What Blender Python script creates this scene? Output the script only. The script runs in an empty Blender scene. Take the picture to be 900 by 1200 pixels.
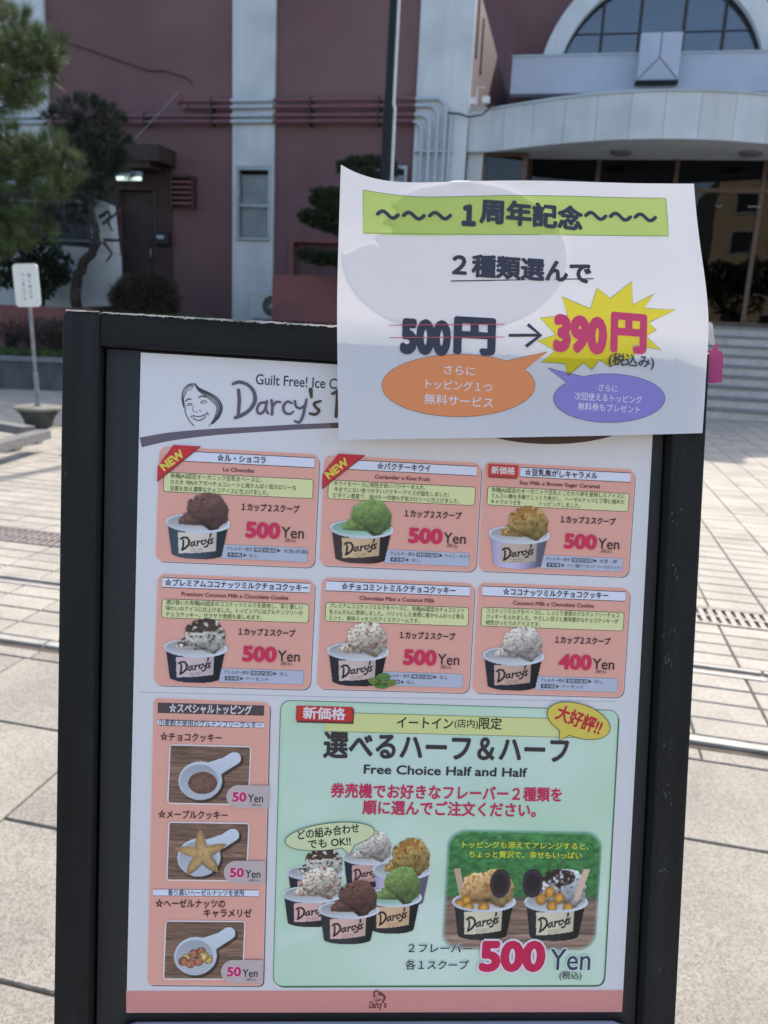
import bpy, bmesh, math, random
import numpy as np
from mathutils import Vector, Matrix
from math import radians, sin, cos, tan, pi, sqrt, atan2
random.seed(7); rng = np.random.default_rng(7)
SC = bpy.context.scene
COL = SC.collection

# ------------------------------------------------------------------ camera
F, CX, CY, CAMH = 928.0, 450.0, 600.0, 1.40       # focal length and centre in photo pixels
def _n(v): return v/np.linalg.norm(v)
_Y = _n(np.array([665-CX, 385-CY, F])); _d = np.array([-4000-CX, 160-CY, F])
_X = -_n(_d-_Y*(_d@_Y)); _Z = np.cross(_X, _Y)
ROT = np.array([_X, _Y, _Z])                       # camera axes (right, down, forward) -> world
CAM = np.array([0, 0, CAMH])
cd = bpy.data.cameras.new('camera'); cam = bpy.data.objects.new('camera', cd); COL.objects.link(cam)
m4 = Matrix.Identity(4)
for i in range(3):
    m4[i][0] = ROT[i][0]; m4[i][1] = -ROT[i][1]; m4[i][2] = -ROT[i][2]; m4[i][3] = CAM[i]
cam.matrix_world = m4
cd.sensor_fit = 'VERTICAL'; cd.sensor_height = 7.6; cd.sensor_width = 5.7
cd.lens = F/1200*7.6; cd.clip_start = 0.02; cd.clip_end = 2000
cd.dof.use_dof = True; cd.dof.focus_distance = 0.66; cd.dof.aperture_fstop = 2.3
SC.camera = cam

# ------------------------------------------------------------------ light
SUN_AZ, SUN_EL = radians(12), radians(42.3)
w = bpy.data.worlds.new('World'); SC.world = w; w.use_nodes = True
nt = w.node_tree; nt.nodes.clear()
sky = nt.nodes.new('ShaderNodeTexSky'); sky.sky_type = 'NISHITA'; sky.sun_disc = False
sky.sun_elevation = SUN_EL; sky.sun_rotation = SUN_AZ; sky.air_density = 1.0; sky.dust_density = 2.5; sky.ozone_density = .35
bg = nt.nodes.new('ShaderNodeBackground'); bg.inputs[1].default_value = 0.15
wo = nt.nodes.new('ShaderNodeOutputWorld')
nt.links.new(sky.outputs[0], bg.inputs[0]); nt.links.new(bg.outputs[0], wo.inputs[0])
sl = bpy.data.lights.new('sun', 'SUN'); sl.energy = 2.5; sl.angle = radians(0.53); sl.color = (1, .93, .82)
so = bpy.data.objects.new('sun', sl); COL.objects.link(so)
sdir = Vector((sin(SUN_AZ)*cos(SUN_EL), cos(SUN_AZ)*cos(SUN_EL), sin(SUN_EL)))
so.rotation_euler = (-sdir).to_track_quat('-Z', 'Y').to_euler()
SC.view_settings.view_transform = 'Standard'; SC.view_settings.look = 'None'
SC.view_settings.exposure = 1.28; SC.view_settings.gamma = 1
SC.render.engine = 'CYCLES'
try:
    SC.cycles.transparent_max_bounces = 24; SC.cycles.max_bounces = 8; SC.cycles.use_denoising = True
except Exception: pass

# ------------------------------------------------------------------ projection helpers (photo pixel -> place)
def ray(x, y): return ROT@np.array([x-CX, y-CY, F])
def onZ(x, y, z=0.): r = ray(x, y); return (z-CAMH)/r[2]*r+CAM
def onY(x, y, Y): r = ray(x, y); return Y/r[1]*r+CAM

# ------------------------------------------------------------------ materials
def lin(c):
    return tuple((v/12.92 if v <= .04045 else ((v+.055)/1.055)**2.4) for v in [q/255. for q in c])
MATS = {}
def mat(name, col, rough=.7, var=.12, scale=6., bump=0., bscale=60., metal=0., spec=.5, stretch=(1,1,1), dirt=None, dscale=1.2, speck=None, coords='Object', emit=None):
    if name in MATS: return MATS[name]
    m = bpy.data.materials.new(name); m.use_nodes = True; t = m.node_tree; N = t.nodes; L = t.links
    b = N['Principled BSDF']; b.inputs['Roughness'].default_value = rough; b.inputs['Metallic'].default_value = metal
    b.inputs['Specular IOR Level'].default_value = spec
    tc = N.new('ShaderNodeTexCoord'); mp = N.new('ShaderNodeMapping'); mp.inputs['Scale'].default_value = stretch
    L.new(tc.outputs[coords], mp.inputs[0])
    no = N.new('ShaderNodeTexNoise'); no.inputs['Scale'].default_value = scale; no.inputs['Detail'].default_value = 6
    L.new(mp.outputs[0], no.inputs[0])
    rp = N.new('ShaderNodeValToRGB')
    a = [max(0, v*(1-var*2)) for v in col[:3]]; c2 = [min(1, v*(1+var*2)) for v in col[:3]]
    rp.color_ramp.elements[0].position = .3; rp.color_ramp.elements[1].position = .7
    rp.color_ramp.elements[0].color = (*a, 1); rp.color_ramp.elements[1].color = (*c2, 1)
    L.new(no.outputs[0], rp.inputs[0]); out = rp.outputs[0]
    if speck:
        for (sc, colr, th) in speck:
            v = N.new('ShaderNodeTexNoise'); v.inputs['Scale'].default_value = sc; v.inputs['Detail'].default_value = 3; v.inputs['Roughness'].default_value=.7
            L.new(mp.outputs[0], v.inputs[0])
            r2 = N.new('ShaderNodeValToRGB'); r2.color_ramp.elements[0].position = th; r2.color_ramp.elements[1].position = th+.05
            L.new(v.outputs[0], r2.inputs[0])
            mx = N.new('ShaderNodeMixRGB'); L.new(r2.outputs[0], mx.inputs[0]); L.new(out, mx.inputs[1]); mx.inputs[2].default_value = (*colr, 1)
            out = mx.outputs[0]
    if dirt:
        v = N.new('ShaderNodeTexNoise'); v.inputs['Scale'].default_value = dscale; v.inputs['Detail'].default_value = 8
        L.new(tc.outputs[coords], v.inputs[0])
        r2 = N.new('ShaderNodeValToRGB'); r2.color_ramp.elements[0].position = .45; r2.color_ramp.elements[1].position = .75
        L.new(v.outputs[0], r2.inputs[0])
        mx = N.new('ShaderNodeMixRGB'); L.new(r2.outputs[0], mx.inputs[0]); L.new(out, mx.inputs[1]); mx.inputs[2].default_value = (*dirt, 1)
        out = mx.outputs[0]
    oi = N.new('ShaderNodeObjectInfo')
    hv = N.new('ShaderNodeHueSaturation'); mr = N.new('ShaderNodeMapRange'); mr.inputs[3].default_value = .93; mr.inputs[4].default_value = 1.07
    L.new(oi.outputs['Random'], mr.inputs[0]); L.new(mr.outputs[0], hv.inputs['Value']); L.new(out, hv.inputs['Color'])
    L.new(hv.outputs[0], b.inputs['Base Color'])
    if bump:
        bn = N.new('ShaderNodeTexNoise'); bn.inputs['Scale'].default_value = bscale; bn.inputs['Detail'].default_value = 5
        L.new(mp.outputs[0], bn.inputs[0])
        bp = N.new('ShaderNodeBump'); bp.inputs['Strength'].default_value = bump; bp.inputs['Distance'].default_value = .01
        L.new(bn.outputs[0], bp.inputs['Height']); L.new(bp.outputs[0], b.inputs['Normal'])
    if emit:
        b.inputs['Emission Color'].default_value = (*emit[:3], 1); b.inputs['Emission Strength'].default_value = emit[3]
    MATS[name] = m; return m

def aggregate(name, lo, mid, hi, scale, rough=.85, warm=(.36,.33,.28)):
    m = mat(name, mid, rough, .05, 7, .0, 50, dirt=warm, dscale=2.2); t = m.node_tree; N = t.nodes; L = t.links
    hv = [n for n in N if n.bl_idname == 'ShaderNodeHueSaturation'][0]; src = hv.inputs['Color'].links[0].from_socket
    tc = [n for n in N if n.bl_idname == 'ShaderNodeTexCoord'][0]
    v = N.new('ShaderNodeTexVoronoi'); v.inputs['Scale'].default_value = scale; L.new(tc.outputs['Object'], v.inputs['Vector'])
    v2 = N.new('ShaderNodeTexVoronoi'); v2.inputs['Scale'].default_value = scale*2.3; L.new(tc.outputs['Object'], v2.inputs['Vector'])
    sp = N.new('ShaderNodeSeparateColor'); L.new(v.outputs['Color'], sp.inputs[0]); sp2 = N.new('ShaderNodeSeparateColor'); L.new(v2.outputs['Color'], sp2.inputs[0])
    ge = N.new('ShaderNodeNewGeometry'); ri = N.new('ShaderNodeMapRange'); ri.inputs[3].default_value = .86; ri.inputs[4].default_value = 1.10; L.new(ge.outputs['Random Per Island'], ri.inputs[0])
    ad = N.new('ShaderNodeMath'); ad.operation = 'ADD'; L.new(sp.outputs[0], ad.inputs[0]); L.new(sp2.outputs[1], ad.inputs[1])
    hf = N.new('ShaderNodeMath'); hf.operation = 'MULTIPLY'; hf.inputs[1].default_value = .5; L.new(ad.outputs[0], hf.inputs[0])
    r = N.new('ShaderNodeValToRGB'); e = r.color_ramp.elements
    e[0].position = .12; e[0].color = (*lo, 1); e[1].position = .9; e[1].color = (*hi, 1); k = e.new(.38); k.color = (*mid, 1)
    L.new(hf.outputs[0], r.inputs[0]); mx = N.new('ShaderNodeMixRGB'); mx.inputs[0].default_value = .72; L.new(src, mx.inputs[1]); L.new(r.outputs[0], mx.inputs[2])
    vm = N.new('ShaderNodeVectorMath'); vm.operation = 'SCALE'; L.new(mx.outputs[0], vm.inputs[0]); L.new(ri.outputs[0], vm.inputs['Scale'])
    sn = N.new('ShaderNodeTexNoise'); sn.inputs['Scale'].default_value = 3.2; sn.inputs['Detail'].default_value = 5; L.new(N.new('ShaderNodeNewGeometry').outputs['Position'], sn.inputs[0])
    sr = N.new('ShaderNodeMapRange'); sr.inputs[1].default_value = .32; sr.inputs[2].default_value = .68; sr.inputs[3].default_value = .84; sr.inputs[4].default_value = 1.1; L.new(sn.outputs[0], sr.inputs[0])
    vm2 = N.new('ShaderNodeVectorMath'); vm2.operation = 'SCALE'; L.new(vm.outputs[0], vm2.inputs[0]); L.new(sr.outputs[0], vm2.inputs['Scale'])
    L.new(vm2.outputs[0], hv.inputs['Color'])
    bp = N.new('ShaderNodeBump'); bp.inputs['Strength'].default_value = .35; bp.inputs['Distance'].default_value = .003; L.new(hf.outputs[0], bp.inputs['Height'])
    L.new(bp.outputs[0], N['Principled BSDF'].inputs['Normal']); return m
def ink_material():
    m = bpy.data.materials.new('printed ink'); m.use_nodes = True; N = m.node_tree.nodes
    b = N['Principled BSDF']; b.inputs['Roughness'].default_value = .42; b.inputs['Specular IOR Level'].default_value = .35
    a = N.new('ShaderNodeVertexColor'); a.layer_name = 'Col'
    m.node_tree.links.new(a.outputs[0], b.inputs['Base Color']); return m
INK = ink_material()
def filter_material():
    m = bpy.data.materials.new('translucent ink'); m.use_nodes = True; N = m.node_tree.nodes; N.clear()
    a = N.new('ShaderNodeVertexColor'); a.layer_name = 'Col'
    t = N.new('ShaderNodeBsdfTransparent'); o = N.new('ShaderNodeOutputMaterial')
    m.node_tree.links.new(a.outputs[0], t.inputs[0]); m.node_tree.links.new(t.outputs[0], o.inputs[0]); return m
FILT = filter_material()
def paper_material(name, col, trans):
    m = bpy.data.materials.new(name); m.use_nodes = True; N = m.node_tree.nodes; L = m.node_tree.links; N.clear()
    o = N.new('ShaderNodeOutputMaterial'); d = N.new('ShaderNodeBsdfDiffuse'); t = N.new('ShaderNodeBsdfTranslucent'); mx = N.new('ShaderNodeMixShader')
    tc = N.new('ShaderNodeTexCoord'); no = N.new('ShaderNodeTexNoise'); no.inputs['Scale'].default_value = 25; no.inputs['Detail'].default_value = 4
    L.new(tc.outputs['Object'], no.inputs[0]); bp = N.new('ShaderNodeBump'); bp.inputs['Strength'].default_value = .12; bp.inputs['Distance'].default_value = .01
    L.new(no.outputs[0], bp.inputs['Height'])
    for s in (d, t): s.inputs[0].default_value = (*col, 1); L.new(bp.outputs[0], s.inputs['Normal'])
    mx.inputs[0].default_value = trans; L.new(d.outputs[0], mx.inputs[1]); L.new(t.outputs[0], mx.inputs[2]); L.new(mx.outputs[0], o.inputs[0])
    return m
def gloss_paper(name, col):
    m = mat(name, col, .34, .01, 3, spec=.5); return m
def glass_material(name, refl=.4, tint=(.3,.34,.38)):
    m = bpy.data.materials.new(name); m.use_nodes = True; N = m.node_tree.nodes; L = m.node_tree.links; N.clear()
    o = N.new('ShaderNodeOutputMaterial'); g = N.new('ShaderNodeBsdfGlossy'); g.inputs['Roughness'].default_value = .015
    g.inputs[0].default_value = (.85,.9,1,1)
    t = N.new('ShaderNodeBsdfTransparent'); t.inputs[0].default_value = (*tint, 1); mx = N.new('ShaderNodeMixShader')
    fr = N.new('ShaderNodeLayerWeight'); fr.inputs[0].default_value = refl; L.new(fr.outputs['Fresnel'], mx.inputs[0])
    tc = N.new('ShaderNodeTexCoord'); no = N.new('ShaderNodeTexNoise'); no.inputs['Scale'].default_value = .7
    L.new(tc.outputs['Object'], no.inputs[0]); bp = N.new('ShaderNodeBump'); bp.inputs['Strength'].default_value = .05; bp.inputs['Distance'].default_value = .05
    L.new(no.outputs[0], bp.inputs['Height']); L.new(bp.outputs[0], g.inputs['Normal'])
    L.new(t.outputs[0], mx.inputs[1]); L.new(g.outputs[0], mx.inputs[2]); L.new(mx.outputs[0], o.inputs[0]); return m

# ------------------------------------------------------------------ mesh helpers
def tag(o, label=None, cat=None, group=None, kind=None):
    if label: o['label'] = label
    if cat: o['category'] = cat
    if group: o['group'] = group
    if kind: o['kind'] = kind
    return o
def empty(name, loc=(0,0,0), label=None, cat=None, group=None, kind=None, mw=None):
    o = bpy.data.objects.new(name, None); COL.objects.link(o)
    if mw is not None: o.matrix_world = mw
    else: o.location = loc
    o.empty_display_size = .1
    return tag(o, label, cat, group, kind)
class MB:
    def __init__(s, loc=(0,0,0)): s.v = []; s.f = []; s.o = np.array(loc, float)
    def add(s, vs, fs):
        n = len(s.v); s.v += [tuple(np.array(p, float)) for p in vs]; s.f += [tuple(i+n for i in f) for f in fs]
    def box(s, x0, x1, y0, y1, z0, z1, bev=0.):
        if bev <= 0:
            s.add([(x0,y0,z0),(x1,y0,z0),(x1,y1,z0),(x0,y1,z0),(x0,y0,z1),(x1,y0,z1),(x1,y1,z1),(x0,y1,z1)],
                  [(0,3,2,1),(4,5,6,7),(0,1,5,4),(1,2,6,5),(2,3,7,6),(3,0,4,7)])
        else:
            bm = bmesh.new(); bmesh.ops.create_cube(bm, size=1)
            for v in bm.verts:
                v.co = Vector((x0 if v.co.x < 0 else x1, y0 if v.co.y < 0 else y1, z0 if v.co.z < 0 else z1))
            bmesh.ops.bevel(bm, geom=bm.edges[:], offset=bev, segments=2, affect='EDGES', profile=.5)
            bm.verts.index_update(); s.add([v.co[:] for v in bm.verts], [[v.index for v in f.verts] for f in bm.faces]); bm.free()
    def prism_xz(s, pts, y0, y1):
        n = len(pts); s.add([(p[0], y0, p[1]) for p in pts]+[(p[0], y1, p[1]) for p in pts],
            [tuple(range(n)), tuple(range(2*n-1, n-1, -1))]+[(i, i+n, (i+1) % n+n, (i+1) % n) for i in range(n)])
    def prism_xy(s, pts, z0, z1):
        n = len(pts); s.add([(p[0], p[1], z0) for p in pts]+[(p[0], p[1], z1) for p in pts],
            [tuple(range(n-1, -1, -1)), tuple(range(n, 2*n))]+[(i, (i+1) % n, (i+1) % n+n, i+n) for i in range(n)])
    def tube(s, pts, r, n=8, r1=None, cap=True):
        pts = [Vector(p) for p in pts]; k = len(pts); base = len(s.v); prev = None
        for i, p in enumerate(pts):
            d = (pts[min(i+1, k-1)]-pts[max(i-1, 0)]).normalized()
            if prev is None: a = d.orthogonal().normalized()
            else:
                a = prev-d*prev.dot(d); a = a.normalized() if a.length > 1e-6 else d.orthogonal().normalized()
            prev = a; b = d.cross(a); rr = r if r1 is None else r+(r1-r)*i/(k-1)
            if isinstance(r, (list, tuple)): rr = r[i]
            s.v += [tuple(p+a*rr*cos(2*pi*j/n)+b*rr*sin(2*pi*j/n)) for j in range(n)]
        for i in range(k-1):
            for j in range(n):
                s.f.append((base+i*n+j, base+i*n+(j+1) % n, base+(i+1)*n+(j+1) % n, base+(i+1)*n+j))
        if cap:
            s.f.append(tuple(base+j for j in range(n-1, -1, -1))); s.f.append(tuple(base+(k-1)*n+j for j in range(n)))
    def lathe(s, prof, c=(0,0,0), n=32):
        base = len(s.v); k = len(prof)
        for (r, z) in prof: s.v += [(c[0]+r*cos(2*pi*j/n), c[1]+r*sin(2*pi*j/n), c[2]+z) for j in range(n)]
        for i in range(k-1):
            for j in range(n): s.f.append((base+i*n+j, base+i*n+(j+1) % n, base+(i+1)*n+(j+1) % n, base+(i+1)*n+j))
        s.f.append(tuple(base+(k-1)*n+j for j in range(n)))
        s.f.append(tuple(base+j for j in range(n-1, -1, -1)))
    def mesh(s, name, material, smooth=False):
        me = bpy.data.meshes.new(name); me.from_pydata(s.v, [], s.f)
        me.materials.append(material)
        if smooth: me.polygons.foreach_set('use_smooth', [True]*len(me.polygons))
        me.update(); return me
    def build(s, name, material, parent=None, smooth=False, loc=None):
        me = s.mesh(name, material, smooth); o = bpy.data.objects.new(name, me); COL.objects.link(o)
        if parent: o.parent = parent
        if loc is not None: o.location = loc
        return o
def link_copy(me, name, parent, loc):
    o = bpy.data.objects.new(name, me); COL.objects.link(o); o.parent = parent; o.location = loc; return o
def np_mesh(name, V, Fc, material, cols=None, parent=None):
    """V (n,3), Fc (m,k) arrays"""
    V = np.asarray(V, np.float32); Fc = np.asarray(Fc, np.int32); k = Fc.shape[1]
    me = bpy.data.meshes.new(name); me.vertices.add(len(V)); me.vertices.foreach_set('co', V.ravel())
    me.loops.add(Fc.size); me.loops.foreach_set('vertex_index', Fc.ravel())
    me.polygons.add(len(Fc)); me.polygons.foreach_set('loop_start', np.arange(0, Fc.size, k, dtype=np.int32))
    me.polygons.foreach_set('loop_total', np.full(len(Fc), k, np.int32))
    me.update(calc_edges=True)
    if cols is not None:
        a = me.color_attributes.new('Col', 'FLOAT_COLOR', 'POINT'); a.data.foreach_set('color', np.asarray(cols, np.float32).ravel())
    me.materials.append(material)
    o = bpy.data.objects.new(name, me); COL.objects.link(o)
    if parent: o.parent = parent
    return o

# ------------------------------------------------------------------ flat print: text, shapes, ribbons and pictures
STEP = 0.00004
_tc = {}
def text_geo(s, bold=0., shear=0.):
    """vertices (em units, x centred and scaled to 0..1 outside) and faces of a line of text"""
    key = (s, bold, shear)
    if key in _tc: return _tc[key]
    cu = bpy.data.curves.new('lettering', 'FONT'); cu.body = s; cu.size = 1; cu.offset = bold; cu.shear = shear
    cu.resolution_u = 3; cu.fill_mode = 'BOTH' if False else cu.fill_mode
    ob = bpy.data.objects.new('lettering', cu)
    me = bpy.data.meshes.new_from_object(ob)
    n = len(me.vertices); V = np.empty(n*3, np.float32); me.vertices.foreach_get('co', V); V = V.reshape(-1, 3)[:, :2]
    Fs = [tuple(p.vertices) for p in me.polygons]
    bpy.data.objects.remove(ob); bpy.data.curves.remove(cu); bpy.data.meshes.remove(me)
    _tc[key] = (V, Fs); return V, Fs
class Sheet:
    """collects flat printed shapes in a plane; px() turns photo pixels into plane metres"""
    def __init__(s, px, bend=None): s.px = px; s.V = []; s.F = []; s.C = []; s.n = 0; s.bend = bend; s.grid = None
    def raw(s, V2, Fs, col, z):
        V2 = np.asarray(V2, float).reshape(-1, 2)
        zz = np.full(len(V2), z*STEP)
        s.V.append(np.column_stack([V2, zz])); s.F += [tuple(i+s.n for i in f) for f in Fs]
        c = np.asarray(col, float)
        if c.ndim == 1: c = np.tile(np.append(c[:3], 1), (len(V2), 1))
        s.C.append(c); s.n += len(V2)
    def poly(s, pts, col, z, local=False):
        P = [Vector((*(p if local else s.px(*p)), 0)) for p in pts]
        bm = bmesh.new(); vs = [bm.verts.new(p) for p in P]
        try: f = bm.faces.new(vs)
        except Exception: bm.free(); return
        bmesh.ops.triangulate(bm, faces=[f])
        if s.grid:
            g = s.grid; xs = [v.co.x for v in bm.verts]; ys = [v.co.y for v in bm.verts]
            for k in range(int(min(xs)/g)-1, int(max(xs)/g)+2):
                bmesh.ops.bisect_plane(bm, geom=bm.verts[:]+bm.edges[:]+bm.faces[:], plane_co=(k*g, 0, 0), plane_no=(1, 0, 0))
            for k in range(int(min(ys)/g)-1, int(max(ys)/g)+2):
                bmesh.ops.bisect_plane(bm, geom=bm.verts[:]+bm.edges[:]+bm.faces[:], plane_co=(0, k*g, 0), plane_no=(0, 1, 0))
        bm.normal_update(); bm.verts.index_update()
        s.raw([v.co[:2] for v in bm.verts], [tuple(v.index for v in (f.verts if f.normal.z > 0 else list(f.verts)[::-1])) for f in bm.faces], lin(col), z); bm.free()
    def rect(s, x0, y0, x1, y1, col, z, r=0., outline=None, ow=.0006):
        """upright rectangle in the plane whose corners lie under photo pixels (x0,y0) and (x1,y1)"""
        a = s.px(x0, y0); b = s.px(x1, y1); s.lrect(a[0], b[1], b[0], a[1], col, z, r, outline, ow)
    def lrect(s, u0, v0, u1, v1, col, z, r=0., outline=None, ow=.0006):
        if r > 0:
            P = []
            for (cx, cy, a0) in ((u1-r, v1-r, 0), (u0+r, v1-r, 90), (u0+r, v0+r, 180), (u1-r, v0+r, 270)):
                P += [(cx+r*cos(radians(a0+t)), cy+r*sin(radians(a0+t))) for t in range(0, 91, 15)]
        else: P = [(u1, v1), (u0, v1), (u0, v0), (u1, v0)]
        if outline is not None: s.ribbon(P+[P[0]], ow, outline, z+1, local=True, joints=False)
        if col is not None: s.poly(P, col, z, local=True)
    def ribbon(s, pts, wd, col, z, local=False, smooth=False, joints=True):
        P = [np.array(p if local else s.px(*p), float) for p in pts]
        if smooth and len(P) > 2:
            Q = []
            for i in range(len(P)-1):
                p0, p1, p2, p3 = P[max(i-1, 0)], P[i], P[i+1], P[min(i+2, len(P)-1)]
                for k in range(6):
                    t = k/6; Q.append(.5*((2*p1)+(-p0+p2)*t+(2*p0-5*p1+4*p2-p3)*t*t+(-p0+3*p1-3*p2+p3)*t**3))
            Q.append(P[-1])
            if isinstance(wd, (list, tuple)): wd = list(np.interp(np.linspace(0, 1, len(Q)), np.linspace(0, 1, len(wd)), wd))
            P = Q
        n = len(P); W = wd if isinstance(wd, (list, tuple)) else [wd]*n
        if len(W) != n: W = list(np.interp(np.linspace(0, 1, n), np.linspace(0, 1, len(W)), W))
        L, R = [], []
        closed = np.allclose(P[0], P[-1])
        for i in range(n):
            a = P[i-1] if i else (P[-2] if closed else P[0]); b = P[i+1] if i < n-1 else (P[1] if closed else P[-1])
            d = b-a; d = d/(np.linalg.norm(d)+1e-12); nn = np.array([-d[1], d[0]])*W[i]/2
            L.append(P[i]+nn); R.append(P[i]-nn)
        s.raw(L+R, [(i, i+n, i+1+n, i+1) for i in range(n-1)], lin(col), z)
        if joints and not closed:
            for i in (0, n-1): s.disc(P[i], W[i]/2*.98, col, z+.35)
    def disc(s, c, r, col, z, n=10):
        s.raw([(c[0]+r*cos(2*pi*k/n), c[1]+r*sin(2*pi*k/n)) for k in range(n)], [tuple(range(n))], lin(col), z)
    def text(s, st, x0, x1, y, h, col, z, bold=0., rot=0., shear=0., latin=False, tl=None):
        """line of text from photo x0 to x1 whose glyph middle is at y; h is glyph height in photo pixels"""
        V, Fs = text_geo(st, 0., shear)
        if not len(V): return
        xm = (x0+x1)/2; c = np.array(s.px(xm, y)); e = 1.0
        W = np.linalg.norm(np.array(s.px(x1, y))-np.array(s.px(x0, y)))
        Hh = np.linalg.norm(np.array(s.px(xm, y+h/2))-np.array(s.px(xm, y-h/2)))
        lo, hi = V.min(0), V.max(0)
        sx = W/(hi[0]-lo[0]+1.84*bold)
        if latin: sy = Hh/.72; ym = .36
        else: sy = Hh/.88; ym = .345
        P = np.column_stack([(V[:, 0]-(lo[0]+hi[0])/2)*sx, (V[:, 1]-ym)*sy])
        a = radians(rot); P = np.column_stack([P[:, 0]*cos(a)-P[:, 1]*sin(a), P[:, 0]*sin(a)+P[:, 1]*cos(a)])
        if bold > 0:                                  # heavy weight: the stroke swept round a small circle
            k = 6 if bold < .03 else 10
            for j in range(k):
                t = 2*pi*j/k; s.raw(P+c+np.array((cos(t)*sx, sin(t)*sy))*bold*.92, Fs, lin(col), z+.08*(j+1))
        s.raw(P+c, Fs, lin(col), z)
    def picture(s, img, alpha, x0, y0, x1, y1, z):
        """img (h,w,3) sRGB 0..1 laid as small coloured cells"""
        h, wd = alpha.shape; a = s.px(x0, y0); b = s.px(x1, y1)
        us = np.linspace(a[0], b[0], wd); vs = np.linspace(a[1], b[1], h)
        U, Vv = np.meshgrid(us, vs); idx = np.arange(h*wd).reshape(h, wd)
        q = np.stack([idx[1:, :-1], idx[1:, 1:], idx[:-1, 1:], idx[:-1, :-1]], -1).reshape(-1, 4)
        al = (alpha[1:, :-1]+alpha[1:, 1:]+alpha[:-1, 1:]+alpha[:-1, :-1]).reshape(-1)/4
        q = q[al > .5]; used, inv = np.unique(q.ravel(), return_inverse=True)
        c = np.clip(img.reshape(-1, 3), 0, 1); c = np.where(c <= .04045, c/12.92, ((c+.055)/1.055)**2.4)
        V2 = np.column_stack([U.ravel(), Vv.ravel()])[used]
        s.raw(V2, [tuple(r) for r in inv.reshape(-1, 4).tolist()], np.column_stack([c[used], np.ones(len(used))]), z)
    def build(s, name, parent, material=None, label=None, lift=0.):
        V = np.concatenate(s.V); C = np.concatenate(s.C)
        if s.bend is not None: V[:, 2] += s.bend(V[:, 0], V[:, 1])
        V[:, 2] += lift
        me = bpy.data.meshes.new(name); me.from_pydata(V.tolist(), [], s.F)
        a = me.color_attributes.new('Col', 'FLOAT_COLOR', 'POINT'); a.data.foreach_set('color', C.astype(np.float32).ravel())
        me.materials.append(material or INK); me.update()
        o = bpy.data.objects.new(name, me); COL.objects.link(o); o.parent = parent
        if label: o['label'] = label
        return o

# ------------------------------------------------------------------ numpy picture painters
def vnoise(x, y, seed=0):
    xi = np.floor(x).astype(np.int64); yi = np.floor(y).astype(np.int64); fx = x-xi; fy = y-yi
    def hsh(a, b):
        n = (a*374761393+b*668265263+seed*1442695041) & 0x7fffffff
        n = ((n ^ (n >> 13))*1274126177) & 0x7fffffff
        return ((n ^ (n >> 16)) & 0xffff)/65535.
    u = fx*fx*(3-2*fx); v = fy*fy*(3-2*fy)
    return (hsh(xi, yi)*(1-u)+hsh(xi+1, yi)*u)*(1-v)+(hsh(xi, yi+1)*(1-u)+hsh(xi+1, yi+1)*u)*v
def fbm(x, y, seed=0, o=4):
    r = 0; a = .5
    for k in range(o): r = r+a*vnoise(x*2**k, y*2**k, seed+k*17); a *= .5
    return r/(1-.5**o)
def segd(X, Y, pts):
    d = np.full(X.shape, 1e9)
    for (x0, y0), (x1, y1) in zip(pts[:-1], pts[1:]):
        dx, dy = x1-x0, y1-y0; t = np.clip(((X-x0)*dx+(Y-y0)*dy)/(dx*dx+dy*dy+1e-9), 0, 1)
        d = np.minimum(d, np.hypot(X-x0-t*dx, Y-y0-t*dy))
    return d
def C(*v): return np.array(v, float)/255
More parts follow.
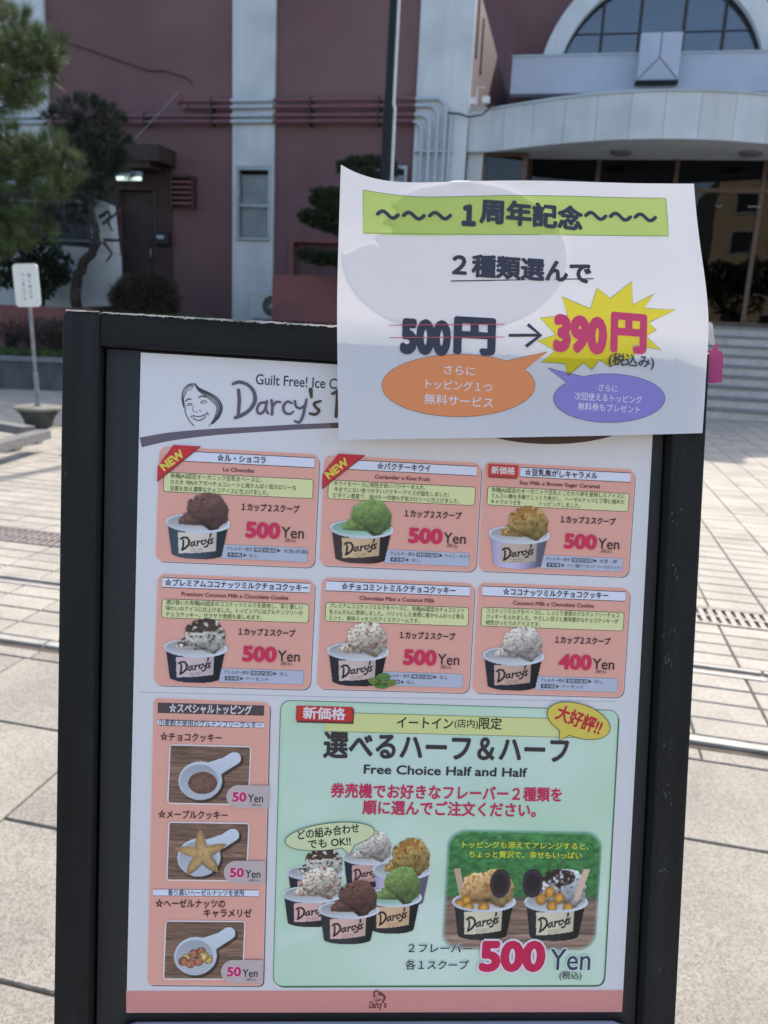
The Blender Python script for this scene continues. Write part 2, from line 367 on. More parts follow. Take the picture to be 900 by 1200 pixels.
# strokes of the hand lettered word, 100 x 60 box
WORD = [([(1,6),(9,2),(20,6),(27,18),(26,32),(18,42),(6,48)], 4.0), ([(8,12),(9,30),(7,47)], 3.6),
        ([(42,25),(34,27),(32,37),(37,41),(43,33)], 2.7), ([(44,24),(44,36),(47,41)], 2.7),
        ([(52,24),(53,42)], 2.7), ([(53,32),(58,26),(63,27)], 2.7), ([(74,27),(68,26),(65,34),(69,41),(76,38)], 2.7),
        ([(77,24),(80,33),(86,33)], 2.7), ([(89,23),(88,36),(84,50),(78,52),(75,49)], 2.9), ([(93,6),(92,16)], 3.4),
        ([(101,25),(94,27),(96,33),(100,38),(95,43),(89,40)], 2.9)]
def paint_cup(kind, body, label, w=120, h=124, topper=None):
    """a printed picture of a paper cup with ice cream"""
    X, Y = np.meshgrid(np.linspace(0, 100, w), np.linspace(0, 104, h))
    img = np.zeros((h, w, 3)); al = np.zeros((h, w))
    ry = 46.; cx = 50
    # cup wall
    t = np.clip((Y-ry)/(94-ry), 0, 1); half = 44-8*t
    wall = (np.abs(X-cx) < half) & (Y > ry) & (Y < 92+8*np.sqrt(np.clip(1-((X-cx)/36)**2, 0, 1)))
    sh = .50+.55*np.clip(1-((X-cx+14)/46)**2, 0, 1)
    col = body[None, None]*sh[..., None]+.025
    img = np.where(wall[..., None], col, img); al[wall] = 1
    # label
    yy = Y-6*np.sqrt(np.clip(1-((X-cx)/46)**2, 0, 1))+(X-50)*.10
    lab = (X > 21-t*-3) & (X < 77) & (yy > 53) & (yy < 84) & wall
    img = np.where(lab[..., None], label[None, None]*(.8+.25*sh[..., None]), img)
    for pts, sw in WORD:
        P = [(26+p[0]*.46, 63+p[1]*.40-(p[0]-50)*.10) for p in pts]
        d = segd(X, Y, P); m_ = np.clip((sw*.34-d)/.5+.8, 0, 1)*lab
        img = img*(1-m_[..., None])+C(40,32,38)*m_[..., None]
    for k in (0, 1):
        d = segd(X, Y, [(40+k*2, 85.5+k*3), (60-k*2, 83.5+k*3)]); m_ = (d < .6)*.35*lab
        img = img*(1-m_[..., None])+C(90,70,60)*m_[..., None]
    # rim and inside
    e = ((X-cx)/47)**2+((Y-ry)/14.5)**2; rim = e < 1
    img = np.where(rim[..., None], C(226,228,234)[None, None]*np.ones_like(img), img); al[rim] = 1
    e2 = ((X-cx)/43)**2+((Y-ry+.5)/11.5)**2; ins = e2 < 1
    g = .68+.24*(Y-ry+12)/24+.1*(X/100)
    inner = C(205,200,198) if kind != 'green' else C(170,205,180)
    img = np.where(ins[..., None], inner[None, None]*g[..., None]*1.1, img)
    # ice cream
    pal = {'choc': (C(124,86,76), C(60,34,30)), 'green': (C(138,164,92), C(82,104,48)), 'caramel': (C(206,170,100), C(140,92,40)),
           'cookie': (C(250,240,222), C(84,60,52)), 'mint': (C(248,230,208), C(150,104,80)), 'grey': (C(238,222,206), C(130,108,100)),
           'peach': (C(236,190,130), C(190,120,60)), 'white': (C(232,230,228), C(70,55,50))}[kind]
    def scoop(sx, sy, r, ang, seed, cutf=.55):
        nonlocal img, al
        n = fbm(X/7, Y/7, seed); rr = r*(1+.30*(n-.5)+.16*(fbm(X/3., Y/3., seed+5)-.5))
        dx, dy = X-sx, Y-sy; d = np.hypot(dx, dy*1.04)
        cut = dx*cos(ang)+dy*sin(ang) < r*cutf+3*(n-.5)
        m_ = (d < rr) & cut
        l = .86+.40*np.clip((-dx*.25-dy*.8)/r, -1, 1)+.34*(n-.5)+.24*(fbm(X/2.4, Y/1.8, seed+9)-.5)-.45*np.clip(fbm(X/5, Y/3.2, seed+50, 3)-.58, 0, 1)*2
        c = pal[0][None, None]*l[..., None]
        f = fbm(X/(2.4 if kind in ('mint', 'grey', 'green') else 3.6), Y/(2.4 if kind in ('mint', 'grey', 'green') else 3.6), seed+31, 2)
        th = {'choc': .78, 'green': .74, 'caramel': .62, 'cookie': .62 if 1 else 0, 'mint': .62, 'grey': .68, 'peach': .66, 'white': .75}[kind]
        k = np.clip((f-th)/.05, 0, 1)[..., None]
        if kind == 'cookie': k = np.clip((f-th+.30*(dy < -r*.25))/.05, 0, 1)[..., None]
        c = c*(1-k)+pal[1][None, None]*(.7+.5*n[..., None])*k
        band = np.clip(1-np.abs(dx*cos(ang)+dy*sin(ang)-r*(cutf-.12))/(r*.12), 0, 1)[..., None]*.25
        c = c*(1-band)
        img = np.where(m_[..., None], c, img); al[m_] = 1
    front = (Y > ry) & (e2 > 1) & wall
    keep = img.copy()
    scoop(40, 45, 17, 1.57, 3, .25)
    scoop(63, 29, 30, 1.9 if kind not in ('choc', 'green') else 2.2, 11, .66)
    if kind == 'caramel':
        for (a, b, r) in ((52,6,6),(60,2,7),(46,14,5),(70,8,5)):
            m_ = np.hypot(X-a, Y-b-3) < r*(1+.3*(fbm(X/3, Y/3, 4)-.5)); img[m_] = (C(170,120,62)*(.8+.5*fbm(X/2, Y/2, 8)[..., None]))[m_]; al[m_] = 1
    if topper:
        spx = 8 if topper == 'L' else 92
        d = segd(X, Y, [(spx, 0), (spx+(10 if topper == 'L' else -12), 40)]); m_ = d < 5-.02*Y
        img[m_] = (C(225,190,160)*(.9+.15*(X/100)[..., None]))[m_]; al[m_] = 1
        scoop(50 if topper == 'R' else 40, 30, 25, 1.57, 21, .7)
        ox = 72 if topper == 'L' else 14
        d = np.hypot((X-ox)/15, (Y-20)/20); m_ = (d < 1) & (al < 2)
        img[m_] = (C(46,38,44)*(.55+.9*fbm(X/1.5, Y/1.5, 77)[..., None]+.5*(np.abs(d-.8) < .1)[..., None]))[m_]; al[m_] = 1
        if topper == 'R':
            m_ = (np.hypot((X-52)/24, (Y-12)/12) < 1) & (fbm(X/3, Y/3, 90) > .38); img[m_] = (C(58,44,44)*(.5+fbm(X/1.2, Y/1.2, 91)[..., None]))[m_]; al[m_] = 1
        for i, (a, b) in enumerate([(24,44),(14,50),(28,55),(50,54)] if topper == 'L' else [(40,32),(28,42),(54,40),(44,52),(68,54)]):
            q = np.hypot(X-a, Y-b)/8; m_ = q < 1; img[m_] = (C(226,160,74)*(1.08-.45*q*q+.3*(fbm(X/3, Y/3, i)-.5))[..., None])[m_]; al[m_] = 1
    # front wall again over the scoops
    fr = (e > 1) & (Y > ry+3) & wall
    lip = (e < 1) & (e2 > 1) & (Y > ry)
    sm = img.copy(); wt = al.copy()[..., None]; a_ = sm*wt
    for ax in (0, 1): a_ = (np.roll(a_, 1, ax)+2*a_+np.roll(a_, -1, ax))/4; wt = (np.roll(wt, 1, ax)+2*wt+np.roll(wt, -1, ax))/4
    img = np.where(wt > .2, a_/np.maximum(wt, .2), img)
    img = np.where(fr[..., None], keep, img); img = np.where(lip[..., None], C(224,227,233)[None, None]*(.9+.12*(X[..., None]/100)), img)
    return img, al
def paint_wood(X, Y, seed, base=C(122,94,78)):
    g = fbm(X/18, Y/1.6, seed, 4); pl = np.floor(Y/24+.3*0)
    c = base[None, None]*(.75+.75*g[..., None])*(1+.12*((pl % 2)[..., None]-.5))
    return c*(1-.45*(np.abs((Y/24) % 1-.5) > .485)[..., None])
def paint_topping(kind, w=150, h=116):
    X, Y = np.meshgrid(np.linspace(0, 100, w), np.linspace(0, 78, h)); img = paint_wood(X, Y, {'cookie': 3, 'star': 5, 'nut': 9}[kind])
    def spoon(off, k):
        bowl = np.hypot((X-39-off)/(27+k), (Y-47-off)/(26+k))
        d = segd(X, Y, [(52+off, 36+off), (80+off, 16+off)]); wd_ = 8.5+k+np.clip((66-X)/3.5, 0, 9)
        return (bowl < 1) | (d < wd_)
    sh = spoon(2.5, 1); img = np.where(sh[..., None], img*.55, img)
    sp = spoon(0, 0); col = C(222,224,232)[None, None]*(.86+.16*(1-Y/78)[..., None])*np.ones_like(img)
    img = np.where(sp[..., None], col, img)
    bowl = np.hypot((X-38)/23.5, (Y-47.5)/22.5); b = bowl < 1
    img = np.where(b[..., None], C(200,200,206)[None, None]*(.80+.22*(Y/78)[..., None]), img)
    if kind == 'cookie':
        q = np.hypot((X-42)/18, (Y-50)/15); m_ = q < 1
        img = np.where(m_[..., None], C(128,92,78)[None, None]*(.75+.6*fbm(X/1.5, Y/1.5, 5)[..., None]-.2*q[..., None]**3), img)
    if kind == 'star':
        ang = np.arctan2(Y-42, X-42)+pi/2+.1; r = np.hypot(X-42, Y-42); k = ((ang/(2*pi/5)) % 1); k = np.abs(k-.5)*2
        R_ = 12+22*k**1.5; m_ = r < R_; ms = np.hypot(X-43.5, Y-44.5) < R_
        img = np.where(ms[..., None], img*.6, img)
        img = np.where(m_[..., None], C(206,164,110)[None, None]*(.86+.3*fbm(X/4, Y/4, 5)[..., None]-.25*(r/R_)[..., None]**4), img)
    if kind == 'nut':
        for i, (a, c) in enumerate([(28,50),(37,44),(46,41),(55,51),(43,54),(33,57),(50,47),(24,54)]):
            q = np.hypot(X-a, Y-c)/6.4; m_ = q < 1; cc = C(176,112,84) if i % 3 else C(214,176,110)
            img = np.where(m_[..., None], cc[None, None]*(1.15-.5*q[..., None]**2+.9*(fbm(X/2, Y/2, i+40)[..., None]-.5)), img)
    x = np.abs(X-50)-50+5; y = np.abs(Y-39)-39+5; al = (np.hypot(np.maximum(x, 0), np.maximum(y, 0)) < 5).astype(float)
    return img, al

# ------------------------------------------------------------------ surfaces
M_SIDE = mat('greyer side render', (.175,.115,.13), .85, .04, 1.3, .2, 90)  # lighter, greyer version of the maroon render for the side wall
M_MAROON = mat('maroon render', (.145,.074,.078), .85, .05, 1.3, .25, 90, dirt=(.20,.118,.112), dscale=.22)
M_MAROON2 = mat('rosy render', (.22,.085,.085), .85, .06, 1.5, .25, 90, dirt=(.16,.07,.07))
M_WHITE = mat('white wall paint', (.56,.59,.595), .75, .03, 2, .12, 80, dirt=(.43,.46,.47), dscale=1.1, stretch=(3,3,.18))
M_BEAM = mat('bluish white panel', (.46,.49,.57), .6, .03, 2, dirt=(.38,.42,.50), dscale=1.2)
M_BRONZE = mat('bronze frame', (.10,.06,.045), .45, .1, 8, metal=.3)
M_DARK = mat('dark interior', (.012,.012,.014), .8, .3, 1)
M_ALU = mat('aluminium frame', (.36,.39,.41), .4, .05, 5, metal=.4)
M_BLIND = mat('grey blind', (.52,.53,.53), .7, .08, 3)
M_BLACK = mat('black painted wood', (.018,.0175,.0175), .50, .25, 5, .7, 120, stretch=(1,14,14), spec=.3, speck=[(26,(.07,.07,.075),.74)])
M_BLACKV = mat('black painted upright wood', (.015,.0155,.016), .50, .25, 5, .7, 120, stretch=(14,1,14), spec=.3, speck=[(9,(.06,.06,.065),.77)])
M_PANEL = mat('black board', (.0115,.012,.013), .55, .12, 4, .12, 200)
M_WORN_LIT = mat('worn sunlit wood edge', (.50,.44,.36), .8, .3, 60)
M_PAVE = aggregate('cream concrete paver', (.24,.213,.175), (.325,.292,.244), (.41,.38,.335), 120, warm=(.37,.335,.28))
M_SLAB = aggregate('washed aggregate slab', (.11,.097,.077), (.235,.212,.176), (.37,.342,.30), 185)
M_JOINT = mat('joint sand', (.14,.125,.10), .95, .2, 20, .3, 150)
M_KERB = mat('bright channel rim', (.34,.32,.28), .7, .1, 12)
M_IRON = mat('rusty iron', (.20,.165,.15), .65, .2, 25, .2, 90)
M_STONE = mat('grey granite', (.19,.19,.195), .8, .12, 14, .5, 120, dirt=(.13,.13,.14))
M_STEP = mat('step stone', (.54,.48,.44), .8, .05, 8, .3, 120)
M_STEPN = mat('step nosing stone', (.22,.21,.21), .7, .05, 8, .2, 120)
M_PLANTER = mat('planter stone', (.085,.09,.095), .85, .2, 5, .4, 60, dirt=(.05,.05,.055), stretch=(1,1,.3))
M_GRASS = mat('grass', (.05,.085,.02), .8, .4, 8)
M_NEEDLE = mat('pine needles', (.085,.115,.036), .6, .45, 3.5)
M_NEEDLE2 = mat('dark pine needles', (.035,.048,.024), .6, .4, 3.5)
M_LEAF = mat('clipped pine foliage', (.030,.042,.016), .7, .45, 9)
M_LEAFD = mat('dark broad leaves', (.022,.036,.020), .5, .4, 9)
M_TWIG = mat('brown winter twigs', (.060,.042,.030), .8, .4, 14)
M_BARK = mat('pine bark', (.045,.037,.033), .9, .35, 12, .8, 40)
M_SOIL = mat('soil', (.06,.045,.035), .95, .3, 6, .5, 30)
M_POST = mat('dark blue post paint', (.008,.013,.018), .55, .1, 6, spec=.25)
M_PIPEW = mat('white tube', (.70,.70,.68), .5, .04, 8)
M_PIPEM = mat('maroon pipe paint', (.19,.075,.085), .45, .06, 8)
M_PIPEB = mat('pale pipe paint', (.44,.50,.54), .45, .05, 8)
M_BROWN = mat('brown sheet metal', (.055,.030,.024), .6, .15, 5)
M_PORCH = mat('dark brown porch cladding', (.062,.034,.032), .75, .12, 3)
M_GREYB = mat('dark grey fence boards', (.045,.045,.05), .8, .15, 5)
M_PINK = mat('pink plastic', (.48,.05,.20), .4, .05, 30)
M_STRAP = mat('clear grey plastic', (.42,.43,.45), .3, .1, 30)
M_ACR = mat('clear acrylic edge', (.24,.26,.31), .15, .05, 30)
M_POSTER2 = mat('pale blue paper', (.58,.64,.72), .4, .02, 30)
M_TIMBER = mat('weathered bench timber', (.17,.165,.16), .85, .2, 7, .6, 70, stretch=(1,9,9))
M_CONC = mat('mossy concrete', (.20,.185,.15), .9, .2, 12, .6, 70, dirt=(.12,.12,.09), dscale=6)
M_CONCSH = mat('shaded bowl concrete', (.055,.055,.048), .8, .25, 12, .6, 70)  # bowl concrete darkened, with the shade under the rim in its colour
M_TUBE = mat('lit tube', (.8,.9,.8), .4, .0, 1, emit=(.75,1,.82,.5))
M_LAMP = mat('pale lamp glass', (.17,.17,.18), .35, .03, 5)
M_CABLE = mat('black cable', (.02,.02,.022), .6, .1, 20)
M_YELLOW = mat('ochre render', (.40,.31,.19), .85, .05, 1, dirt=(.34,.27,.17))
M_GLASSA = glass_material('arch glass', .50, (.25,.28,.32)); M_GLASSD = glass_material('door glass', .30, (.30,.28,.27))
M_GLASSW = glass_material('window glass', .12, (.9,.92,.93))
M_PAPER = gloss_paper('laminated poster paper', (.82,.77,.76))
M_NOTICE = paper_material('thin copy paper', (.80,.757,.74), .185)
M_SHADEP = paper_material('shade sheet paper', (.86,.85,.85), .5)

# ------------------------------------------------------------------ ground
plaza = MB(); plaza.box(-60, 60, -40, 60, -.30, -.012)
ground = tag(plaza.build('ground', M_JOINT), kind='structure')
pav = empty('pavement', (0,0,0), kind='structure')
def slab_mesh(name, w_, l_, material, t=.05, b=.004):
    m_ = MB(); m_.box(0, w_, 0, l_, -t, 0); m_.f = m_.f
    m_ = MB(); x0, x1, y0, y1 = 0, w_, 0, l_
    m_.add([(x0,y0,-.04),(x1,y0,-.04),(x1,y1,-.04),(x0,y1,-.04),(x0,y0,-b),(x1,y0,-b),(x1,y1,-b),(x0,y1,-b),(x0+b,y0+b,0),(x1-b,y0+b,0),(x1-b,y1-b,0),(x0+b,y1-b,0)],
        [(0,1,5,4),(1,2,6,5),(2,3,7,6),(3,0,4,7),(4,5,9,8),(5,6,10,9),(6,7,11,10),(7,4,8,11),(8,9,10,11)])
    return m_.mesh(name, material)
PX = .2875; PY = .1465; G = .009
PM = slab_mesh('paver', PX-G, PY-G, M_PAVE)
VX0 = .875
def far_rows():
    V, Fc = [], []; 
    return V, Fc
rows = [2.785+k*PY for k in range(4)]+[3.465+k*(.525/4) for k in range(4)]+[4.262+k*PY for k in range(72)]
stuff = MB()
cnt = 0
for y in rows:
    for k in range(-45, 40):
        x = VX0+k*PX
        vis = y < 5.6 and ((-1.02*y-.25 < x < -.62*y+.0 and x > -5.4) or (.19*y-.25 < x < .36*y+.2))
        rh = (3.465 <= y < 3.99)
        dz = (hash((round(y*100), k)) % 7-3)*.0004
        if vis and cnt < 290:
            if x < -.62*y or x > .19*y-.25:
                me = PM
                o = link_copy(me, 'paver', pav, (x+G/2, y+G/2, dz)); cnt += 1
                if rh: o.scale = (1, .525/4/PY, 1)
                continue
        l_ = (.525/4 if rh else PY)-G; w_ = PX-G; X0, Y0 = x+G/2, y+G/2
        stuff.add([(X0,Y0,-.03),(X0+w_,Y0,-.03),(X0+w_,Y0+l_,-.03),(X0,Y0+l_,-.03),(X0,Y0,dz),(X0+w_,Y0,dz),(X0+w_,Y0+l_,dz),(X0,Y0+l_,dz)],
                  [(4,5,6,7),(0,1,5,4),(1,2,6,5),(2,3,7,6),(3,0,4,7)])
tag(stuff.build('far_pavers', M_PAVE, pav), kind='stuff')
# drainage channels, slot rims and the grating
for (y0, y1) in ((2.685, 2.73), (3.385, 3.43)):
    c = MB(); c.box(-14, 12, y0, y1, -.03, -.008); c.build('channel_bed', M_SOIL if y0 < 3 else M_IRON, pav)
for (y0, y1) in ((2.732, 2.775), (3.352, 3.382), (3.433, 3.458)):
    for x in np.arange(-6.0, 6, .995):
        c = MB(); c.box(x, x+.985, y0, y1, -.03, .004, .002); c.build('channel_rim', M_KERB, pav)
SM = {}
def slab(x0, x1, y0, y1):
    k = (round(x1-x0, 3), round(y1-y0, 3))
    if k not in SM: SM[k] = slab_mesh('paving_slab', k[0]-.006, k[1]-.006, M_SLAB, b=.003)
    link_copy(SM[k], 'paving_slab', pav, (x0+.003, y0+.003, 0))
for k in range(-7, 7): slab(.587+k*.8625, .587+(k+1)*.8625, 2.605, 2.683)
for k in range(-5, 5): slab(.30+k*1.15-.5, .30+(k+1)*1.15-.5, 2.139, 2.602) if k not in (-2,) else (slab(-2.5, -2.02, 2.139, 2.602), slab(-2.02, -1.35, 2.139, 2.602))
slab(-2.6, -1.402, 1.20, 2.136); slab(-1.402, -.3, 1.680, 2.136); slab(-1.402, -.3, 1.20, 1.677); slab(-.3, .85, 1.20, 2.136); slab(.85, 2.0, 1.20, 2.136); slab(2.0, 3.2, 1.2, 2.136); slab(-3.8, -2.6, 1.2, 2.136)
for j in range(4):
    for k in range(-4, 4): slab(k*1.15-.2*(j % 2), (k+1)*1.15-.2*(j % 2), 1.197-(j+1)*.93, 1.197-j*.93)
gr = empty('drain_grating', (0, 4.125, 0), 'long rusty slotted drain grating set across the cream pavers', 'drain grate')
b = MB((0,0,0)); b.box(-8, 8, -.125, -.105, -.02, .003); b.box(-8, 8, .105, .125, -.02, .003); b.box(-8, 8, -.01, .01, -.02, .002)
b.build('frame', M_IRON, gr); b = MB(); b.box(-8, 8, -.10, .10, -.06, -.05); b.build('gutter', M_DARK, gr)
bars = MB()
for x in np.arange(-6, 4, .046):
    for (a, c_) in ((-.105, -.01), (.01, .105)):
        bars.add([(x,a,-.02),(x+.026,a,-.02),(x+.026,c_,-.02),(x,c_,-.02),(x,a,.001),(x+.026,a,.001),(x+.026,c_,.001),(x,c_,.001)], [(4,5,6,7),(0,1,5,4),(1,2,6,5),(2,3,7,6),(3,0,4,7)])
tag(bars.build('bar', M_IRON, gr), kind='stuff')

# ------------------------------------------------------------------ entrance steps
steps = empty('entrance_stairs', (1.3, 14.7, 0), 'wide grey stone stairs of nine steps rising to the glass entrance under the canopy', 'stairs')
RIS, TRD = .1767, .305
SB = MB(); SB.box(0, .533, 0, TRD+.02, 0, RIS-.045); SBm = SB.mesh('stone_block', M_STEP)
SN = MB(); SN.box(0, 1.07, -.035, TRD+.02, RIS-.044, RIS, .004); SNm = SN.mesh('nosing', M_STEPN)
for k in range(9):
    for j in range(14):
        x = -3.9+j*.538+(.27 if k % 2 else 0)
        if -2.65 < x < 3.3: link_copy(SBm, 'stone_block', steps, (x, k*TRD, k*RIS))
    for j in range(6): link_copy(SNm, 'nosing', steps, (-2.64+j*1.075, k*TRD, k*RIS))
core = MB(); core.prism_xz([(0,0)]*0 or [(-2.62,0),(3.8,0),(3.8,1.5),(-2.62,1.5)], 9*TRD-.1, 3.4); core.build('landing_core', M_STEP, steps)
core = MB(); core.box(-3.4, 4.0, 9*TRD+.022, 3.4, 1.501, 9*RIS); core.build('landing', M_STEPN, steps)

# ------------------------------------------------------------------ building
bld = empty('town_building', (0, 16.5, 0), 'maroon rendered building with white pilasters, arched window and curved white entrance canopy', 'building')
by = 16.5
def bpart(name, fn, material, parent=None, label=None):
    q = MB(); fn(q); o = q.build(name, material, parent or bld)
    if label: o['label'] = label
    return o
# left wing walls with openings left for the window, door and niche
def wingwall(q):
    X0, X1, Z0, Z1 = -16, -2.29, 0, 7.72
    holes = [(-9.72, -8.9, 1.55, 3.85), (-6.97, -6.22, 2.88, 4.32), (-3.98, -3.38, 3.2, 4.36), (-5.72, -3.9, 2.12, 2.88)]
    xs = sorted({X0, X1}|{h[0] for h in holes}|{h[1] for h in holes}); zs = sorted({Z0, Z1}|{h[2] for h in holes}|{h[3] for h in holes})
    for i in range(len(xs)-1):
        for j in range(len(zs)-1):
            cx, cz = (xs[i]+xs[i+1])/2, (zs[j]+zs[j+1])/2
            if any(h[0] < cx < h[1] and h[2] < cz < h[3] for h in holes): continue
            q.add([(xs[i],0,zs[j]),(xs[i+1],0,zs[j]),(xs[i+1],0,zs[j+1]),(xs[i],0,zs[j+1])], [(0,1,2,3)])
    for h in holes:
        a, b_, c_, d_ = h
        q.add([(a,0,c_),(b_,0,c_),(b_,0,d_),(a,0,d_),(a,.18,c_),(b_,.18,c_),(b_,.18,d_),(a,.18,d_)], [(0,4,5,1),(1,5,6,2),(2,6,7,3),(3,7,4,0)])
    q.add([(X0,0,Z0),(X0,7.5,Z0),(X0,7.5,Z1),(X0,0,Z1)], [(0,1,2,3)][::-1]); q.add([(X0,0,Z1),(X1,0,Z1),(X1,7.5,Z1),(X0,7.5,Z1)], [(0,1,2,3)])
bpart('wing_wall', wingwall, M_MAROON)
bpart('side_wall', lambda q: (q.add([(-2.29,0,0),(-2.29,7.5,0),(-2.29,7.5,7.72),(-2.29,0,7.72)], [(0,1,2,3)])), M_SIDE)
bpart('niche_back', lambda q: q.box(-5.72, -3.9, .18, .2, 2.12, 2.88), M_MAROON)
bpart('niche_frame', lambda q: (q.box(-5.82, -3.8, -.05, -.002, 2.88, 2.97), q.box(-5.82, -5.722, -.05, -.002, 2.12, 2.879)), M_MAROON2)
for (x0, x1) in ((-12.5, -11.28),):
    bpart('pilaster', lambda q: q.box(x0, x1, -.09, -.003, 0, 7.74), M_WHITE)
bpart('pilaster', lambda q: (q.box(-7.06, -6.975, -.09, -.003, 0, 7.74), q.box(-6.215, -6.16, -.09, -.003, 0, 7.74), q.box(-6.974, -6.216, -.09, -.003, 4.33, 7.74), q.box(-6.974, -6.216, -.09, -.003, 0, 2.87)), M_WHITE)
bpart('pilaster', lambda q: q.box(-3.27, -2.24, -.09, -.003, 0, 7.74), M_WHITE)
# slit windows of the side wall
for (yy, z0, z1) in ((.75, 6.55, 7.6), (1.6, 6.5, 7.5), (3.4, 5.9, 6.3), (4.4, 5.8, 6.2)):
    bpart('slit_window', lambda q: q.box(-2.288, -2.27, yy, yy+.16, z0, z1), M_DARK)
# window in pilaster
def window(x0, x1, z0, z1, split=True, name='window'):
    fr = bpart(name, lambda q: (q.box(x0, x1, -.10, .06, z1-.06, z1, .004), q.box(x0, x1, -.13, .06, z0, z0+.05, .004), q.box(x0, x0+.05, -.10, .06, z0+.051, z1-.061), q.box(x1-.05, x1, -.10, .06, z0+.051, z1-.061)), M_ALU)
    zm = (z0+z1)/2-.02
    if split: bpart('sash', lambda q: q.box(x0+.051, x1-.051, -.04, .0, zm-.025, zm+.025), M_ALU, fr)
    bpart('pane', lambda q: q.box(x0+.051, x1-.051, .006, .012, z0+.051, z1-.061), M_GLASSW, fr)
    bl = MB()
    for k in range(int((z1-z0-.15)/.06)): bl.box(x0+.055, x1-.055, .07, .085, z0+.06+k*.06, z0+.06+k*.06+.05)
    bl.build('blind', M_BLIND, fr); bpart('room', lambda q: q.box(x0, x1, .12, .17, z0, z1), M_DARK, fr)
window(-6.97, -6.22, 2.88, 4.32); window(-3.98, -3.38, 3.2, 4.36, False)
# doorway, awning, light, louvre and meter
bpart('porch_cladding', lambda q: (q.box(-10.15, -9.801, -.02, -.0025, 1.2, 4.29), q.box(-8.819, -8.46, -.02, -.0025, 1.2, 4.29), q.box(-9.80, -8.82, -.02, -.0025, 3.94, 4.29)), M_PORCH)
dr = bpart('door', lambda q: q.box(-9.70, -8.92, .10, .15, 1.55, 3.83), M_BROWN)
bpart('door_frame', lambda q: (q.box(-9.80, -9.722, -.03, -.002, 1.5, 3.93), q.box(-8.898, -8.82, -.03, -.002, 1.5, 3.93), q.box(-9.72, -8.90, -.03, -.002, 3.852, 3.93)), M_BROWN, dr)
bpart('door_handle', lambda q: q.tube([(-9.02,.09,2.5),(-9.02,.04,2.5),(-9.02,.04,2.66),(-9.02,.09,2.66)], .012), M_ALU, dr)
bpart('awning', lambda q: (q.box(-10.0, -8.36, -.75, -.004, 4.30, 4.62, .01), q.box(-10.0, -8.6, -.7, -.004, 4.18, 4.297)), M_BROWN)
wa, wb = onY(137, 209, 15.7), onY(165, 210, 15.7)
lt = bpart('wall_light', lambda q: q.box(wa[0]-.03, wb[0]+.03, -.84, -.76, wa[2]+.05, wa[2]+.13), M_ALU)
bpart('light_tube', lambda q: q.tube([(wa[0],-.80,wa[2]),(wb[0],-.80,wa[2])], .04, 10), M_TUBE, lt)
lv = bpart('vent', lambda q: (q.box(-8.42, -8.38, -.2, -.004, 3.49, 4.12), q.box(-7.93, -7.89, -.2, -.004, 3.49, 4.12), q.box(-8.379, -7.931, -.2, -.004, 4.08, 4.12)), M_BROWN)
for k in range(5): bpart('slat', lambda q: q.prism_xz([(-8.378,3.56+k*.105),(-7.932,3.56+k*.105),(-7.932,3.60+k*.105),(-8.378,3.60+k*.105)], -.19, -.03), M_PIPEM, lv)
mt = bpart('meter_box', lambda q: q.box(-8.82, -8.50, -.14, -.021, 2.74, 3.0, .015), M_CABLE)
bpart('meter_window', lambda q: q.box(-8.77, -8.6, -.147, -.1405, 2.86, 2.93), M_BEAM, mt)
bpart('conduit', lambda q: q.box(-8.44, -8.41, -.05, -.004, 2.65, 3.05), M_PIPEM)
# pipes: painted like the wall they cross
segs = [(-11.28, -7.06, 'M'), (-7.06, -6.16, 'W'), (-6.16, -3.27, 'M')]
for i, z in enumerate((5.55, 5.43, 5.27, 5.16)):
    xs = -8.15+.12*i if i < 2 else -12.5
    if i >= 2: bpart('pipe', lambda q: q.tube([(-12.55,-.16,z),(-11.28,-.16,z)], .035), M_PIPEB)
    for (a, b_, m_) in segs:
        a = max(a, xs)
        if a < b_: bpart('pipe', lambda q: q.tube([(a,-.16,z),(b_,-.16,z)], .035), M_PIPEM if m_ == 'M' else M_PIPEB)
    if i < 2: bpart('pipe_flange', lambda q: q.tube([(xs-.07,-.16,z),(xs+.02,-.16,z)], .065), M_PIPEM)
    xe = -2.66-.15*i if 1 else 0; P = [(-3.27,-.16,z)]
    P += [(xe-.22,-.16,z)] if xe-.22 > -3.27 else []
    P += [(xe-.22+.22*sin(t),-.16,z-.22+.22*cos(t)) for t in np.linspace(.2, pi/2, 6)]+[(xe,-.16,1.4)]
    bpart('pipe', lambda q: q.tube(P, .035), M_PIPEB)
for z in (2.2, 3.4, 4.6): bpart('pipe_clamp', lambda q: q.box(-3.25, -2.5, -.19, -.092, z, z+.03), M_ALU)
for x in (-10.6, -9.0, -7.5, -5.4, -4.0): bpart('pipe_clamp', lambda q: q.box(x, x+.03, -.20, -.004, 5.08, 5.60 if x > -8.1 else 5.33), M_CABLE)
bpart('riser_pipe', lambda q: q.tube([(-2.56,-.14,1.4),(-2.56,-.14,5.25)], .04), M_PIPEB)
bpart('wall_cable', lambda q: q.tube([(-10.9,-.04,6.75),(-10.2,-.04,6.55),(-9.4,-.04,6.3),(-8.9,-.04,6.15),(-8.6,-.04,6.16),(-8.1,-.04,6.02),(-7.95,-.05,5.9)], .011), M_CABLE)
bpart('stay_wire', lambda q: q.tube([(-8.25,-.06,5.75),(-9.02,-.70,4.62)], .006), M_ALU)
bpart('canopy_cable', lambda q: q.tube([(-2.62,-.15,5.3),(-2.4,-.2,5.27),(-2.2,-.25,5.2),(-1.95,-.25,5.24),(-1.75,-.25,5.42)], .018), M_CABLE)
